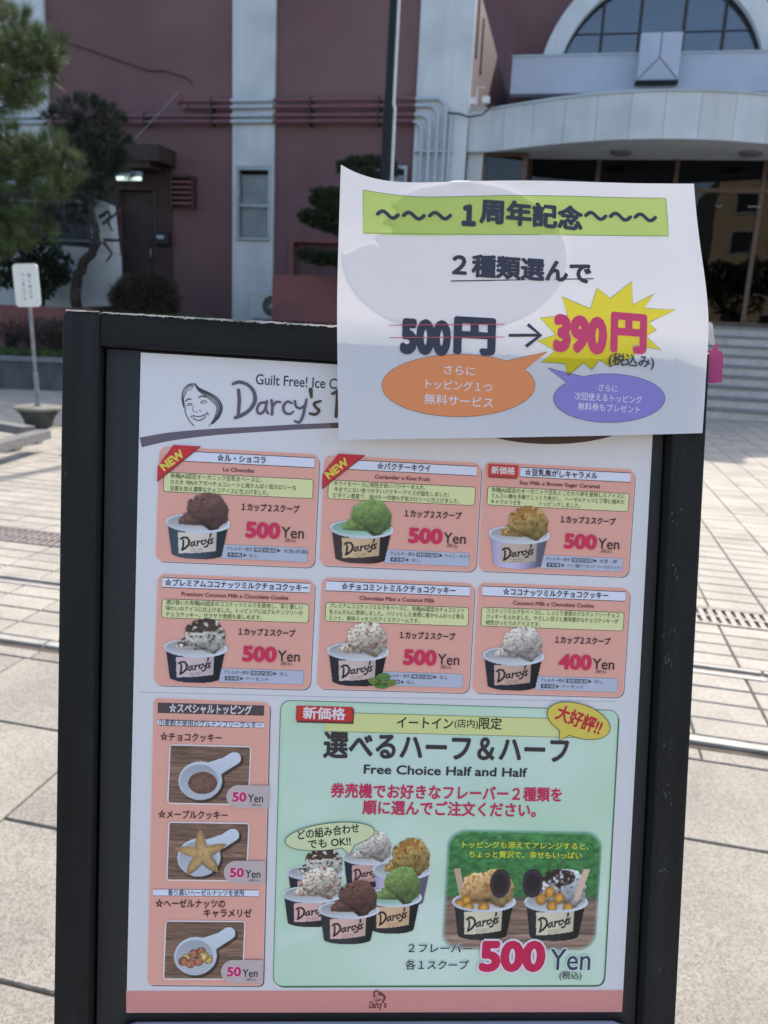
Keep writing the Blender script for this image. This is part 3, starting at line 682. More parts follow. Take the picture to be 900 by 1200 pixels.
fl = bpart('floodlight', lambda q: (q.box(-2.22, -2.08, -.22, -.12, 5.43, 5.55, .01), q.box(-1.98, -1.84, -.22, -.12, 5.45, 5.57, .01), q.tube([(-2.1,-.1,5.42),(-2.1,-.1,5.75),(-1.95,-.1,5.75)], .012)), M_PIPEW)
bpart('wall_junction', lambda q: q.box(-13.0, -12.58, -.32, -.003, 4.75, 5.42, .01), M_WHITE)
# entrance block behind the canopy
def arch_wall(q):
    # block with the arched opening: front face strips around the arch, then sides and roof
    xc, zc, R_ = 1.25, 6.2, 2.0; y = 1.7; Z1 = 8.05; x0, x1 = -1.62, 3.95
    ZT = lambda x: max(Z1, 6.2+sqrt(max(0, 2.75**2-(x-xc)**2)))
    n = 28; A = [(xc-R_*cos(t), zc+R_*sin(t)) for t in np.linspace(0, pi, n+1)]
    for i in range(n):
        a, b_ = A[i], A[i+1]; q.add([(a[0],y,a[1]),(b_[0],y,b_[1]),(b_[0],y,ZT(b_[0])),(a[0],y,ZT(a[0]))], [(0,1,2,3)]); q.add([(a[0],y,ZT(a[0])),(b_[0],y,ZT(b_[0])),(b_[0],7.6,ZT(b_[0])),(a[0],7.6,ZT(a[0]))], [(0,1,2,3)])
        q.add([(a[0],y,a[1]),(b_[0],y,b_[1]),(b_[0],y+.25,b_[1]),(a[0],y+.25,a[1])], [(0,1,2,3)])
    q.add([(x0,y,6.2),(xc-R_,y,6.2),(xc-R_,y,Z1),(x0,y,Z1)], [(0,1,2,3)]); q.add([(xc+R_,y,6.2),(x1,y,6.2),(x1,y,Z1),(xc+R_,y,Z1)], [(0,1,2,3)])
    q.add([(x0,y,4.9),(x1,y,4.9),(x1,y,6.2),(x0,y,6.2)], [(0,1,2,3)])
    q.add([(x0,y,4.9),(x0,7.6,4.9),(x0,7.6,Z1),(x0,y,Z1)], [(0,1,2,3)]); q.add([(x1,y,4.9),(x1,7.6,4.9),(x1,7.6,Z1),(x1,y,Z1)], [(0,1,2,3)])
    q.add([(x0,y,Z1),(xc-R_,y,Z1),(xc-R_,7.6,Z1),(x0,7.6,Z1)], [(0,1,2,3)]); q.add([(xc+R_,y,Z1),(x1,y,Z1),(x1,7.6,Z1),(xc+R_,7.6,Z1)], [(0,1,2,3)])
bpart('arch_wall', arch_wall, M_MAROON)
bpart('main_hall', lambda q: q.box(-16, 10, 7.62, 16, 0, 10.4), M_MAROON)
bpart('recess_slab', lambda q: q.box(-2.28, 4.9, 1.2, 7.6, 4.80, 4.88), M_WHITE)
aw = bpart('arch_window', lambda q: [q.prism_xz([(1.25-2.34*cos(t), 6.2+2.34*sin(t)), (1.25-2.34*cos(t2), 6.2+2.34*sin(t2)), (1.25-1.975*cos(t2), 6.2+1.975*sin(t2)), (1.25-1.975*cos(t), 6.2+1.975*sin(t))], 1.55, 1.74) for t, t2 in zip(np.linspace(.0, pi, 33)[:-1], np.linspace(.0, pi, 33)[1:])], M_WHITE)
XM = [-1.0, .0, 1.0+.0]
edges_x = [-.73, .10, .83, 1.67, 2.42, 3.23]
for i in range(5):
    a, b_ = edges_x[i], edges_x[i+1]
    pts = [(a, 6.1)]+[(x, 6.2+sqrt(max(0, 1.97**2-(x-1.25)**2))) for x in np.linspace(a, b_, 9)]+[(b_, 6.1)]
    bpart('pane', lambda q: q.prism_xz(pts, 1.80, 1.815), M_GLASSA, aw)
for x in edges_x[1:-1]:
    zt = 6.2+sqrt(1.97**2-(x-1.25)**2); bpart('mullion', lambda q: q.box(x-.03, x+.03, 1.755, 1.79, 6.1, zt), M_CABLE, aw)
bpart('transom', lambda q: q.box(-.7, 3.2, 1.765, 1.785, 7.20, 7.212), M_CABLE, aw)
bpart('room', lambda q: q.box(-.9, 3.4, 3.2, 3.3, 5.5, 8.4), M_DARK, aw)
bm_ = bpart('parapet_beam', lambda q: q.box(-1.60, 3.93, 1.25, 1.54, 5.98, 6.66), M_BEAM)
bpart('parapet_cap', lambda q: q.box(-1.62, 3.94, 1.23, 1.56, 6.661, 6.69), M_ALU, bm_)
k0 = onY(746, 94, 17.45); k1 = onY(801, 37, 17.45); KX0, KX1, KZ0, KZ1 = k0[0], k1[0], k0[2], k1[2]; KXM = (KX0+KX1)/2; KZM = KZ0+(KZ1-KZ0)*.46
def keybox(q):
    q.add([(KX0,.95,KZ0),(KX1,.95,KZ0),(KX1,.95,KZ1),(KX0,.95,KZ1),(KX0,1.249,KZ0),(KX1,1.249,KZ0),(KX1,1.249,KZ1),(KX0,1.249,KZ1),(KXM,.90,KZM)],
          [(0,1,8),(1,2,8),(2,3,8),(3,0,8),(0,4,5,1),(1,5,6,2),(2,6,7,3),(3,7,4,0),(7,6,5,4)])
kb = bpart('key_box', keybox, M_BEAM)
bpart('seam_shade', lambda q: (q.tube([(KX0+.02,.945,KZ0+.02),(KXM,.893,KZM),(KX1-.02,.945,KZ0+.02)], .008, 5), q.tube([(KXM,.893,KZM),(KXM,.94,KZ1)], .006, 5), q.box(KX0-.02, KX1+.02, .93, 1.24, KZ0-.025, KZ0-.003)), M_CABLE, kb)  # dark box underneath stands in for the key box's shadow
# curved canopy
def cy_(x): 
    t = min(1, abs(x-1.3)/3.15); return -1.12*(1-t*t)**1.15 if t < 1 else 0.
can = bpart('canopy', lambda q: [q.add([(x0,cy_(x0)+.13,4.66),(x1,cy_(x1)+.13,4.66),(x1,1.1,4.72),(x0,1.1,4.72),(x0,cy_(x0)+.13,5.3),(x1,cy_(x1)+.13,5.3),(x1,1.1,5.3),(x0,1.1,5.3)],[(0,3,2,1),(4,5,6,7),(0,1,5,4)]) for x0, x1 in zip(np.linspace(-2.2, 4.85, 49)[:-1], np.linspace(-2.2, 4.85, 49)[1:])], M_WHITE)
bx = [-2.23,-1.55,-.98,-.42,.14,.70,1.26,1.84,2.42,3.0,3.6,4.2,4.88]
for i in range(12):
    xs = np.linspace(bx[i]+.003, bx[i+1]-.003, 6)
    P = [(x, cy_(x)) for x in xs]+[(x, cy_(x)+.125) for x in xs[::-1]]
    bpart('fascia_panel', lambda q: q.prism_xy(P, 4.64, 5.38), M_WHITE, can)
    P2 = [(x, cy_(x)-.025) for x in np.linspace(bx[i], bx[i+1], 6)]+[(x, cy_(x)+.15) for x in np.linspace(bx[i], bx[i+1], 6)[::-1]]
    bpart('coping', lambda q: q.prism_xy(P2, 5.381, 5.42), M_ALU, can)
bpart('canopy_end', lambda q: q.box(4.75, 4.88, .13, 1.1, 4.66, 5.38), M_WHITE, can)
for (px_, py_) in ((728, 178), (880, 179)):
    p = onZ(px_, py_, 4.68)
    bpart('ceiling_light', lambda q: q.lathe([(.20,.0),(.20,-.03),(.17,-.055),(.10,-.062)], (p[0], p[1]-by, 4.685), 24), M_LAMP, can)
# entrance wall and glazing under the canopy
bpart('entrance_wall', lambda q: (q.box(-2.23, -1.93, .14, .3, 1.2, 4.655), q.box(-1.93, -1.0, .3, .4, 1.2, 4.0)), M_WHITE)
sw = bpart('side_window', lambda q: (q.box(-1.93, -1.86, .2, .3, 3.9, 4.655), q.box(-1.16, -1.06, .2, .3, 1.6, 4.655), q.box(-1.859, -1.161, .2, .3, 3.9, 3.98), q.box(-1.859, -1.161, .2, .3, 4.60, 4.655)), M_BRONZE)
bpart('pane', lambda q: q.box(-1.858, -1.162, .24, .25, 3.981, 4.60), M_GLASSD, sw)
gw = empty('entrance_glazing', (0,0,0)); gw.parent = bld
yg = 1.1
vx = [-1.06, .30, 1.80, 3.42, 4.75]
for x in vx: bpart('mullion', lambda q: q.box(x-.04, x+.04, yg-.05, yg+.05, 1.6, 4.72), M_BRONZE, gw)
for i in range(4):
    bpart('transom', lambda q: q.box(vx[i]+.041, vx[i+1]-.041, yg-.045, yg+.045, 4.12, 4.20), M_BRONZE, gw)
    bpart('threshold', lambda q: q.box(vx[i]+.041, vx[i+1]-.041, yg-.045, yg+.045, 1.595, 1.68), M_BRONZE, gw)
    for (z0, z1) in ((1.681, 4.119), (4.201, 4.72)):
        bpart('pane', lambda q: q.box(vx[i]+.041, vx[i+1]-.041, yg-.006, yg+.006, z0, z1), M_GLASSD, gw)
for x in (2.60, 3.2, 3.30): bpart('door_pull', lambda q: q.tube([(x,yg-.06,3.88),(x+.06,yg-.09,3.86),(x+.12,yg-.06,3.88)], .012, 6), M_ALU, gw)
bpart('foyer', lambda q: (q.box(-1.9, 4.8, 4.2, 4.3, 1.2, 4.79), q.box(-1.9, 4.8, 1.2, 4.19, 1.58, 1.60), q.box(-1.93, -1.91, 1.2, 4.3, 1.2, 4.79), q.box(4.81, 4.83, 1.2, 4.3, 1.2, 4.79)), M_DARK, gw)

# ------------------------------------------------------------------ terrace with planting left of the stairs
tz = 1.20
terr = MB(); terr.box(-18, -2.9, 13.42, 16.49, 0, tz); tag(terr.build('terrace', M_SOIL), kind='structure')
def tuftmesh(points, normals, material, name, parent, blades, length, width, spread=1.0, droop=0.):
    V, Fc = [], []; n = len(points)
    P = np.repeat(points, blades, 0); Nn = np.repeat(normals, blades, 0)
    d = Nn+rng.normal(0, spread, P.shape)*.6; d[:, 2] -= droop; d /= np.linalg.norm(d, axis=1)[:, None]+1e-9
    L = length*(.6+.6*rng.random(len(P)))[:, None]
    r_ = rng.normal(0, 1, P.shape); s_ = np.cross(d, r_); s_ /= np.linalg.norm(s_, axis=1)[:, None]+1e-9
    b0 = P+rng.normal(0, length*.12, P.shape)
    A = b0-s_*width/2; B_ = b0+s_*width/2; T = b0+d*L
    V = np.stack([A, B_, T], 1).reshape(-1, 3); Fc = np.arange(len(V)).reshape(-1, 3)
    return np_mesh(name, V, Fc, material, None, parent)
def blobpts(blobs, dens):
    Ps, Ns = [], []
    for (c, r, k) in blobs:
        n = int(dens*k); d = rng.normal(0, 1, (n, 3)); d /= np.linalg.norm(d, axis=1)[:, None]
        rad = (.55+.5*rng.random(n)**.5)[:, None]
        lump = 1+.18*np.sin(d[:, :1]*7+c[0]*3)*np.cos(d[:, 2:]*6+c[1])
        Ps.append(np.array(c)+d*np.array(r)*rad*lump); m_ = d/np.array(r); m_ /= np.linalg.norm(m_, axis=1)[:, None]; Ns.append(m_)
    return np.concatenate(Ps), np.concatenate(Ns)
def at(x, y, Y, ox=0, oy=0, oz=0): p = onY(x, y, Y); return (p[0]-ox, p[1]-oy, p[2]-oz)
# planter wall with a bend, coping, grass
pl = empty('stone_planter', (-10.6, 11.6, 0), 'low dark stone planter wall with grass behind the bowl-based sign', 'planter wall')
pts = [(-14, 11.0), (-9.05, 11.45), (-8.0, 11.85), (-3.6, 13.1)]
for i in range(3):
    (xa, ya), (xb, yb) = pts[i], pts[i+1]; L_ = sqrt((xb-xa)**2+(yb-ya)**2); n_ = max(1, round(L_/.62)); dx, dy = (xb-xa)/n_, (yb-ya)/n_; ux, uy = dx/(L_/n_), dy/(L_/n_)
    for k in range(n_):
        x, y = xa+dx*k+10.6, ya+dy*k-11.6; g = .006
        q = MB(); a = (x+ux*g, y+uy*g); c_ = (x+dx-ux*g, y+dy-uy*g); nx, ny = -uy*.22, ux*.22
        q.prism_xy([a, c_, (c_[0]+nx, c_[1]+ny), (a[0]+nx, a[1]+ny)], 0, .46); q.build('facing_stone', M_PLANTER, pl)
        if k % 2 == 0:
            c2 = (x+dx*min(2, n_-k)-ux*g, y+dy*min(2, n_-k)-uy*g); q = MB(); q.prism_xy([(a[0]+uy*.03, a[1]-ux*.03), (c2[0]+uy*.03, c2[1]-ux*.03), (c2[0]+nx, c2[1]+ny), (a[0]+nx, a[1]+ny)], .461, .53)
            q.build('coping_stone', M_STONE, pl)
so_ = MB(); so_.prism_xy([(-14,11.25),(-9.1,11.68),(-8.0,12.05),(-3.4,13.25),(-3.4,13.4),(-14,13.4)], .0, .49); tag(so_.build('planter_soil', M_SOIL), kind='structure')
n = 9000; gx = rng.uniform(-13.5, -3.6, n); gy = np.interp(gx, [-14,-9.1,-8,-3.4], [11.3,11.75,12.1,13.3])+rng.random(n)*1.2; ok = gy < 13.35
GP = np.column_stack([gx, gy, np.full(n, .49)])[ok]
tag(tuftmesh(GP, np.tile([0,0,1.], (len(GP),1)), M_GRASS, 'planter_grass', None, 6, .13, .012, .5), kind='stuff')
n = 5000; GP = np.column_stack([rng.uniform(-13, -6.5, n), rng.uniform(13.6, 14.3, n), np.full(n, tz)])
tag(tuftmesh(GP, np.tile([0,0,1.], (len(GP),1)), M_GRASS, 'terrace_grass', None, 6, .12, .012, .5), kind='stuff')
# maroon retaining wall
rw = MB(); rw.box(-16, -8.45, -.16, 0, 0, 1.34); rw.box(-8.449, -2.9, -.155, -.002, 0, 1.215); rwo = rw.build('retaining_wall', M_MAROON2, loc=(0, 13.4, 0)); tag(rwo, 'low rosy maroon retaining wall behind the grass planter', 'wall')
# lower maroon block right of the tree
lw = MB(); lw.box(-5.7, -2.75, 0, .25, 0, .88); lw = lw.build('screen_wall', M_MAROON2, loc=(0, 15.2, 1.28)); tag(lw, 'plain rosy block wall below the niche beside the white pilaster', 'wall')
# white sloping stair parapet
wp = empty('stair_parapet', (-11.0, 14.6, 1.2), 'white painted outdoor stair parapet with a tall slanted end behind the leaning tree', 'parapet wall')
def P_(x, y, Y=14.6): p = onY(x, y, Y); return (p[0]+11.0, p[2]-1.2)
q = MB(); q.prism_xz([P_(-140,272), P_(0,280), P_(107,291), P_(135,298), P_(137,358), P_(60,362), P_(-140,360)][::-1], 0, .22); q.build('lower_parapet', M_WHITE, wp)
q = MB(); q.prism_xz([P_(105,231), P_(128,240), P_(134,297), P_(118,295), P_(107,278)][::-1], -.0, .22); q.build('end_parapet', M_WHITE, wp)
# dark boarded fence behind the pines
fn = empty('board_fence', (-12.5, 15.9, 1.28), 'dark brown board fence half hidden behind the pines', 'fence')
for k in range(18):
    q = MB(); q.box(0, .165, 0, .03, 1.05, 2.42); q.build('board', M_GREYB, fn, loc=(-.7+k*.175, 0, 0))
q = MB(); q.box(-.7, 2.45, -.05, -.002, 1.42, 1.47); q.box(-.7, 2.45, -.05, -.002, 2.2, 2.25); q.build('rail', M_TIMBER, fn)
for x in (-.8, .6, 2.1):
    q = MB(); q.box(x, x+.09, .032, .12, 0, 2.4); q.build('post', M_BROWN, fn)
# outdoor unit
acp = onY(312, 372, 15.6)
ac = empty('air_conditioner', (acp[0], 15.7, 1.28), 'pale outdoor air conditioning unit at the foot of the white pilaster', 'air conditioner')
q = MB(); q.box(-.42, .42, 0, .3, .02, .56, .012); q.build('casing', mat('ac casing', (.42,.44,.44), .5, .04), ac)
q = MB(); q.lathe([(.2,0),(.2,.012),(.17,.012),(.17,.002)], (0,0,0), 28); me = q.build('fan_grille', M_CABLE, ac, loc=(.08,-.002,.28)); me.rotation_euler = (pi/2,0,0)
q = MB(); [q.tube([(.17*cos(t),.0,.17*sin(t)),(0,-.0,0)], .004, 4) for t in np.linspace(0, 2*pi, 17)[:-1]]; q.build('grille_wires', M_ALU, ac, loc=(.08,-.018,.28))
q = MB(); q.box(-.5, .34, .1, .16, .60, .63); q.build('pipe_cover', M_PIPEB, ac)
for x in (-.36, .30):
    q = MB(); q.box(x, x+.06, 0, .3, 0, .019); q.build('foot', M_PIPEB, ac)

# ------------------------------------------------------------------ trees and shrubs
def limb(q, pts, r0, r1, n=7):
    P = [Vector(p) for p in pts]; Q = []
    for i in range(len(P)-1):
        p0, p1, p2, p3 = P[max(i-1,0)], P[i], P[i+1], P[min(i+2,len(P)-1)]
        for k in range(4):
            t = k/4; Q.append(.5*((2*p1)+(-p0+p2)*t+(2*p0-5*p1+4*p2-p3)*t*t+(-p0+3*p1-3*p2+p3)*t**3)+Vector(rng.normal(0,r0*.12,3)))
    Q.append(P[-1]); q.tube(Q, list(np.linspace(r0, r1, len(Q))), n)
# near pine at the left edge, standing in the planter
tr = empty('pine_tree', (-12.9, 12.6, .49), 'large green long-needled pine at the left edge, lit pale green at its tips', 'pine tree')
T0 = (-12.9, 12.6, .49)
def tp(x, y, Y): return at(x, y, Y, *T0)
YP = 11.9
blobs = []
for (x, y, r, Y_) in [(-18,20,.42,12.2),(8,38,.45,11.9),(30,62,.42,11.7),(52,55,.28,11.6),(12,78,.42,11.9),(-25,70,.5,12.2),(50,84,.2,11.6),(-8,112,.42,12.0),(22,108,.28,11.8),(38,114,.15,11.7),
                  (5,168,.40,11.9),(32,186,.36,11.8),(58,178,.34,11.7),(80,195,.26,11.7),(45,212,.36,11.8),(70,216,.26,11.6),(12,204,.36,11.9),(-22,186,.5,12.1),(-20,240,.4,12.0),(8,262,.3,11.9),(38,262,.26,11.8),(52,272,.16,11.8),(18,280,.24,11.9),(-25,290,.4,12)]:
    blobs.append((tp(x, y, Y_), (r, r, r*.62), r*r*6))
BP, BN = blobpts(blobs, 62); BN[:, 2] += .55
tuftmesh(BP, BN, M_NEEDLE, 'crown', tr, 62, .21, .0065, .95)
q = MB(); limb(q, [(0,0,-.05),(.15,0,1.0),(-.1,-.1,2.2),(.1,-.2,3.4),(0,-.3,4.6),(.2,-.3,5.8)], .16, .05); q.build('trunk', M_BARK, tr)
q = MB()
for b_ in blobs[::1]:
    c_ = b_[0]; z0 = max(.8, c_[2]-.5); limb(q, [(.05,-.1,z0),((c_[0])*.5,(c_[1])*.5,z0+.25),(c_[0],c_[1],c_[2]-.05)], .05, .012, 5)
q.build('limbs', M_BARK, tr)
# darker leaning pine on the terrace
T1 = tuple(at(88, 352, 14.0)); T1 = (T1[0], 14.0, tz)
tr2 = empty('leaning_pine', T1, 'thin dark pine with a leaning bent trunk in front of the white parapet', 'pine tree')
q = MB(); W2 = lambda x, y, Y=14.0: at(x, y, Y, *T1)
limb(q, [(0,0,-.05), W2(90,328), W2(99,308), W2(112,288), W2(112,270), W2(106,245), W2(106,215), W2(104,180), W2(100,150)], .11, .03)
q.build('trunk', M_BARK, tr2)
q = MB()
for path in [[(122,281),(140,281),(158,276)],[(118,283),(108,300),(98,302)],[(122,285),(130,297),(124,307)],[(120,262),(134,252),(146,242)],[(112,240),(90,225),(72,222)],[(110,220),(130,205),(150,200)],[(106,190),(85,175),(70,165)],[(104,175),(120,155),(135,150)],[(104,300),(92,318),(88,322)],[(116,255),(128,248),(127,262),(133,270)]]:
    limb(q, [W2(x, y, 14.0+rng.normal(0,.15)) for x, y in path], .035, .012, 5)
q.build('limbs', M_BARK, tr2)
bl2 = [(W2(x, y, 14.0+d), (r, r, r*.55), r*r*7) for x, y, r, d in [(72,140,.34,.1),(95,128,.40,0),(118,135,.36,.2),(134,140,.2,0),(92,160,.34,.3),(120,165,.36,-.1),(105,190,.28,.1),(128,188,.22,0),(118,203,.18,0),(142,170,.16,0),(148,205,.12,0),(85,212,.26,.3),(75,240,.2,.2),(62,190,.3,.4),(95,255,.22,.3),(70,262,.26,.4),(45,250,.3,.4),(118,222,.24,.1),(132,200,.12,0),(100,232,.24,.2),(128,182,.3,0),(30,232,.3,.4),(140,165,.22,.1),(112,170,.3,.2),(100,210,.3,.3),(148,190,.16,.1)]]
BP, BN = blobpts(bl2, 85); BN[:, 2] += .3
tuftmesh(BP, BN, M_NEEDLE2, 'crown', tr2, 26, .14, .008, .9)
# cloud-pruned pine at right of the window
T2 = (onY(430, 360, 14.6)[0], 14.6, tz)
tr3 = empty('cloud_pine', T2, 'cloud-pruned pine with flat dark green pads between the window and the notice', 'pine tree')
W3 = lambda x, y, Y=14.6: at(x, y, Y, *T2)
pads = [(430,197,34,13),(378,232,14,12),(402,236,30,17),(425,228,20,12),(364,254,13,8),(382,259,20,10),(405,266,24,10),(362,300,12,7),(380,302,20,9),(402,304,18,9),(440,300,20,12),(450,250,24,14)]
bl3 = []
for x, y, rx, rz in pads:
    c_ = W3(x, y); k = 14.6/F*1.0
    bl3.append((c_, (rx*k, rx*k*.8, rz*k*.8), (rx*k)*1.7))
BP, BN = blobpts(bl3, 1500); BN[:, 2] += .4
tuftmesh(BP, BN, M_LEAF, 'crown', tr3, 12, .06, .010, .7)
q = MB(); limb(q, [(0,0,-.05), W3(436,330), W3(424,300), W3(440,262), W3(428,230), W3(432,205)], .09, .035)
for path in [[(428,306),(405,308),(370,306)],[(438,265),(410,270),(375,262)],[(430,235),(405,242),(385,240)]]: limb(q, [W3(*p) for p in path], .04, .015, 6)
q.build('trunk', M_BARK, tr3)
# brown clipped shrub
bp_ = onY(170, 345, 14.2); T3 = (bp_[0], 14.2, tz)
sh = empty('round_shrub', T3, 'rounded brown bare-twigged shrub just above the sign frame', 'shrub')
bl4 = [((0,0,.40), (.60,.5,.44), 1.), ((-.28,-.05,.36), (.34,.34,.36), .4), ((.3,0,.38), (.33,.33,.36), .4)]
BP, BN = blobpts(bl4, 1500); ok = BP[:, 2] > 0
tuftmesh(BP[ok], BN[ok], M_TWIG, 'crown', sh, 9, .10, .009, .6)
q = MB(); [limb(q, [(0,0,-.03),(rng.normal(0,.15),rng.normal(0,.12),.25),(rng.normal(0,.35),rng.normal(0,.3),.6)], .02, .006, 5) for _ in range(14)]; q.build('stems', M_BARK, sh)
# dark leafy bush behind the bowl sign
T4 = (onY(45, 345, 13.9)[0], 13.9, tz)
sh2 = empty('leafy_bush', T4, 'dark broad-leaved bush directly behind the white bowl-based sign', 'bush')
W4 = lambda x, y, Y=13.9: at(x, y, Y, *T4)
bl5 = [(W4(x, y), (r, r*.9, r*.85), r*r*9) for x, y, r in [(20,300,.32),(45,290,.36),(66,308,.26),(30,325,.30),(58,322,.3),(45,338,.24),(10,322,.3),(72,326,.14)]]
BP, BN = blobpts(bl5, 260); BN[:, 2] += .2
tuftmesh(BP, BN, M_LEAFD, 'crown', sh2, 8, .075, .035, 1.1)
q = MB(); [limb(q, [(0,0,-.03),(rng.normal(0,.1),0,.3),(rng.normal(0,.3),0,.7)], .022, .008, 5) for _ in range(8)]; q.build('stems', M_BARK, sh2)
# bare winter shrubs in the planter
for (x, y, n_, lab) in [(12, 400, 22, 'bare twiggy shrub in the planter at the left edge'), (66, 398, 24, 'brown leafy winter shrub in the planter beside the sign frame'), (38, 402, 14, 'low bare shrub in the planter behind the sign pole')]:
    T5 = (onY(x, y, 12.7)[0], 12.7, .49); s5 = empty('bare_shrub', T5, lab, 'shrub', 'winter shrubs in the planter')
    q = MB(); tips = []
    for _ in range(n_):
        a = rng.uniform(0, 2*pi); r = rng.uniform(.1, .42); h_ = rng.uniform(.25, .62); p2 = (r*cos(a), r*sin(a), h_); limb(q, [(0,0,-.02),(r*.4*cos(a),r*.4*sin(a),h_*.6),p2], .014, .004, 4); tips.append(p2)
        for _ in range(3):
            p3 = (p2[0]*.7+rng.normal(0,.12), p2[1]*.7+rng.normal(0,.12), h_*.8+rng.uniform(0,.15)); limb(q, [(p2[0]*.6,p2[1]*.6,h_*.72), p3], .007, .003, 3); tips.append(p3)
    q.build('stems', M_BARK, s5)
    TP = np.array(tips); tuftmesh(np.repeat(TP, 8 if x == 66 else 2, 0)+rng.normal(0, .05, (len(TP)*(8 if x == 66 else 2), 3)), np.tile([0,0,1.], (len(TP)*(8 if x == 66 else 2), 1)), M_TWIG, 'foliage', s5, 4, .05, .018, 1.2)

# ------------------------------------------------------------------ street furniture
lp = onY(452, 190, 12.5)
post = empty('lamp_post', (lp[0], 12.5, 0), 'tall dark blue lamp post with a white tube for its sunlit edge, rising behind the notice', 'lamp post')
q = MB(); q.tube([(0,0,.3),(0,0,4.45)], .072, 16); q.tube([(0,0,4.45),(0,0,4.46)], .06, 16); q.build('pole_base', M_POST, post)
q = MB(); q.tube([(0,0,4.46),(.02,0,7.6)], .058, 16); q.build('pole', M_POST, post)
q = MB(); q.tube([(.105,0,.3),(.105,0,4.44),(.085,0,4.5),(.10,0,7.5)], .022, 8); q.build('conduit', M_PIPEW, post)  # white tube added to stand for the pole's sunlit right edge
q = MB(); q.lathe([(.16,0),(.16,.04),(.09,.08),(.09,.3)], (0,0,0), 20); q.build('foot', M_POST, post)
q = MB(); q.lathe([(.10,0),(.28,.05),(.30,.35),(.12,.5)], (.02,0,7.6), 20); q.build('lantern', M_LAMP, post)
# bowl-based sign
SP = onZ(46, 500, 0); sg = empty('notice_signpost', (SP[0], SP[1], 0), 'small white rounded sign on a leaning grey pole in a concrete bowl base', 'signpost')
q = MB(); q.lathe([(.13,0),(.15,.02),(.165,.09),(.20,.15),(.245,.198)], (0,0,0), 40); q.build('bowl_base', M_CONCSH, sg, True)
q = MB(); q.lathe([(.246,.199),(.265,.205),(.265,.232),(.235,.24),(.10,.236)], (0,0,0), 40); q.build('bowl_rim', M_CONC, sg)
q = MB(); q.tube([(0,0,.23),(-.01,0,.26)], .035, 12); q.tube([(0,0,.22),(-.012,0,.62)], .027, 12); q.tube([(-.012,0,.60),(-.04,0,1.62)], .020, 12); q.build('pole', mat('galvanised pole', (.20,.21,.22), .5, .15, 20, metal=.3), sg)
q = MB(); P = []; w2, h2, r = .158, .232, .045
for (cx, cz, a0) in ((w2-r, h2-r, 0), (-w2+r, h2-r, 90), (-w2+r, -h2+r, 180), (w2-r, -h2+r, 270)): P += [(cx+r*cos(radians(a0+t)), cz+r*sin(radians(a0+t))) for t in range(0, 91, 15)]
q.prism_xz(P[::-1], -.006, .006); plate = q.build('sign_plate', mat('white sign enamel', (.72,.72,.67), .4, .03, 4, dirt=(.62,.60,.52), dscale=5), sg, loc=(-.036,-.03,1.585)); plate.rotation_euler = (0, radians(-3.), 0)
sh_ = Sheet(lambda x, y: (x, y))
def vtext(chars, x, z0, dz, size, col):
    for i, ch in enumerate(chars):
        V, Fs = text_geo(ch, .01); sh_.raw(np.column_stack([(V[:,0]-.5)*size+x, (V[:,1]-.38)*size+z0-dz*i]), Fs, lin(col), 1)
vtext('関係者以外', .045, .105, .058, .046, (112,92,104)); vtext('立入禁止です', -.035, .12, .053, .042, (118,116,140))
lt_ = sh_.build('lettering', plate); lt_.rotation_euler = (pi/2, 0, 0); lt_.location = (0, -.0065, 0)
# low timber bench at the left edge
be = empty('timber_bench', (-6.2, 7.45, 0), 'low weathered timber bench frame on the pavers beside the bowl-based sign', 'bench')
def plank(a, b_, w_, z0, z1, name='plank'):
    d = Vector((b_[0]-a[0], b_[1]-a[1], 0)).normalized(); nn = Vector((-d.y, d.x, 0))*w_/2; A, B_ = Vector((*a, 0)), Vector((*b_, 0)); O_ = Vector((-6.2, 7.45, 0))
    q = MB(); q.prism_xy([tuple((p-O_)[:2]) for p in (A-nn, B_-nn, B_+nn, A+nn)], z0, z1); q.build(name, M_TIMBER, be)
def gz(x, y, z): p = onZ(x, y, z); return (p[0], p[1])
plank(gz(-60,532,.20), gz(51,504,.20), .15, .12, .20); plank(gz(-50,487,.20), gz(34,500,.20), .15, .12, .20); plank(gz(-60,504,.2), gz(-20,512,.2), .15, .12, .2)
for (x, y) in ((14, 514), (40, 506), (-40, 527)):
    p = gz(x, y, .12); q = MB(); q.box(p[0]+6.2-.05, p[0]+6.2+.05, p[1]-7.45-.02, p[1]-7.45+.06, 0, .119); q.build('foot', M_TIMBER, be)

# ------------------------------------------------------------------ buildings and trees across the plaza, seen only in the glass
ob = empty('opposite_building', (19, -32, 0), 'ochre office block across the plaza, mirrored in the entrance glass', 'building')
q = MB(); q.box(-9, 9, -10, 0, 0, 13); q.build('wall', M_YELLOW, ob)
for i in range(6):
    for j in range(4):
        q = MB(); q.box(-7.7+i*2.8, -6.0+i*2.8, .002, .08, 1.4+j*3, 3.2+j*3); f_ = q.build('window', M_ALU, ob)
        q = MB(); q.box(-7.6+i*2.8, -6.1+i*2.8, .081, .09, 1.5+j*3, 3.1+j*3); q.build('pane', M_DARK, f_)
for (x, y, lb) in ((6.2, -20, 'leafy tree across the plaza, mirrored in the left pane of the entrance glass'), (10.5, -22, 'leafy tree in front of the ochre office block, mirrored in the entrance glass')):
    t_ = empty('plaza_tree', (x, y, 0), lb, 'tree', 'trees across the plaza')
    q = MB(); limb(q, [(0,0,-.1),(.1,0,1.5),(0,.1,3),(.2,0,4.5)], .2, .08); q.build('trunk', M_BARK, t_)
    BP, BN = blobpts([((0,0,4.2),(1.8,1.6,1.5),1),((.9,.3,5.2),(1.2,1.2,1),.7),((-.9,0,5.0),(1.1,1.1,1),.7)], 500); tuftmesh(BP, BN, M_LEAFD, 'crown', t_, 8, .22, .12, 1)

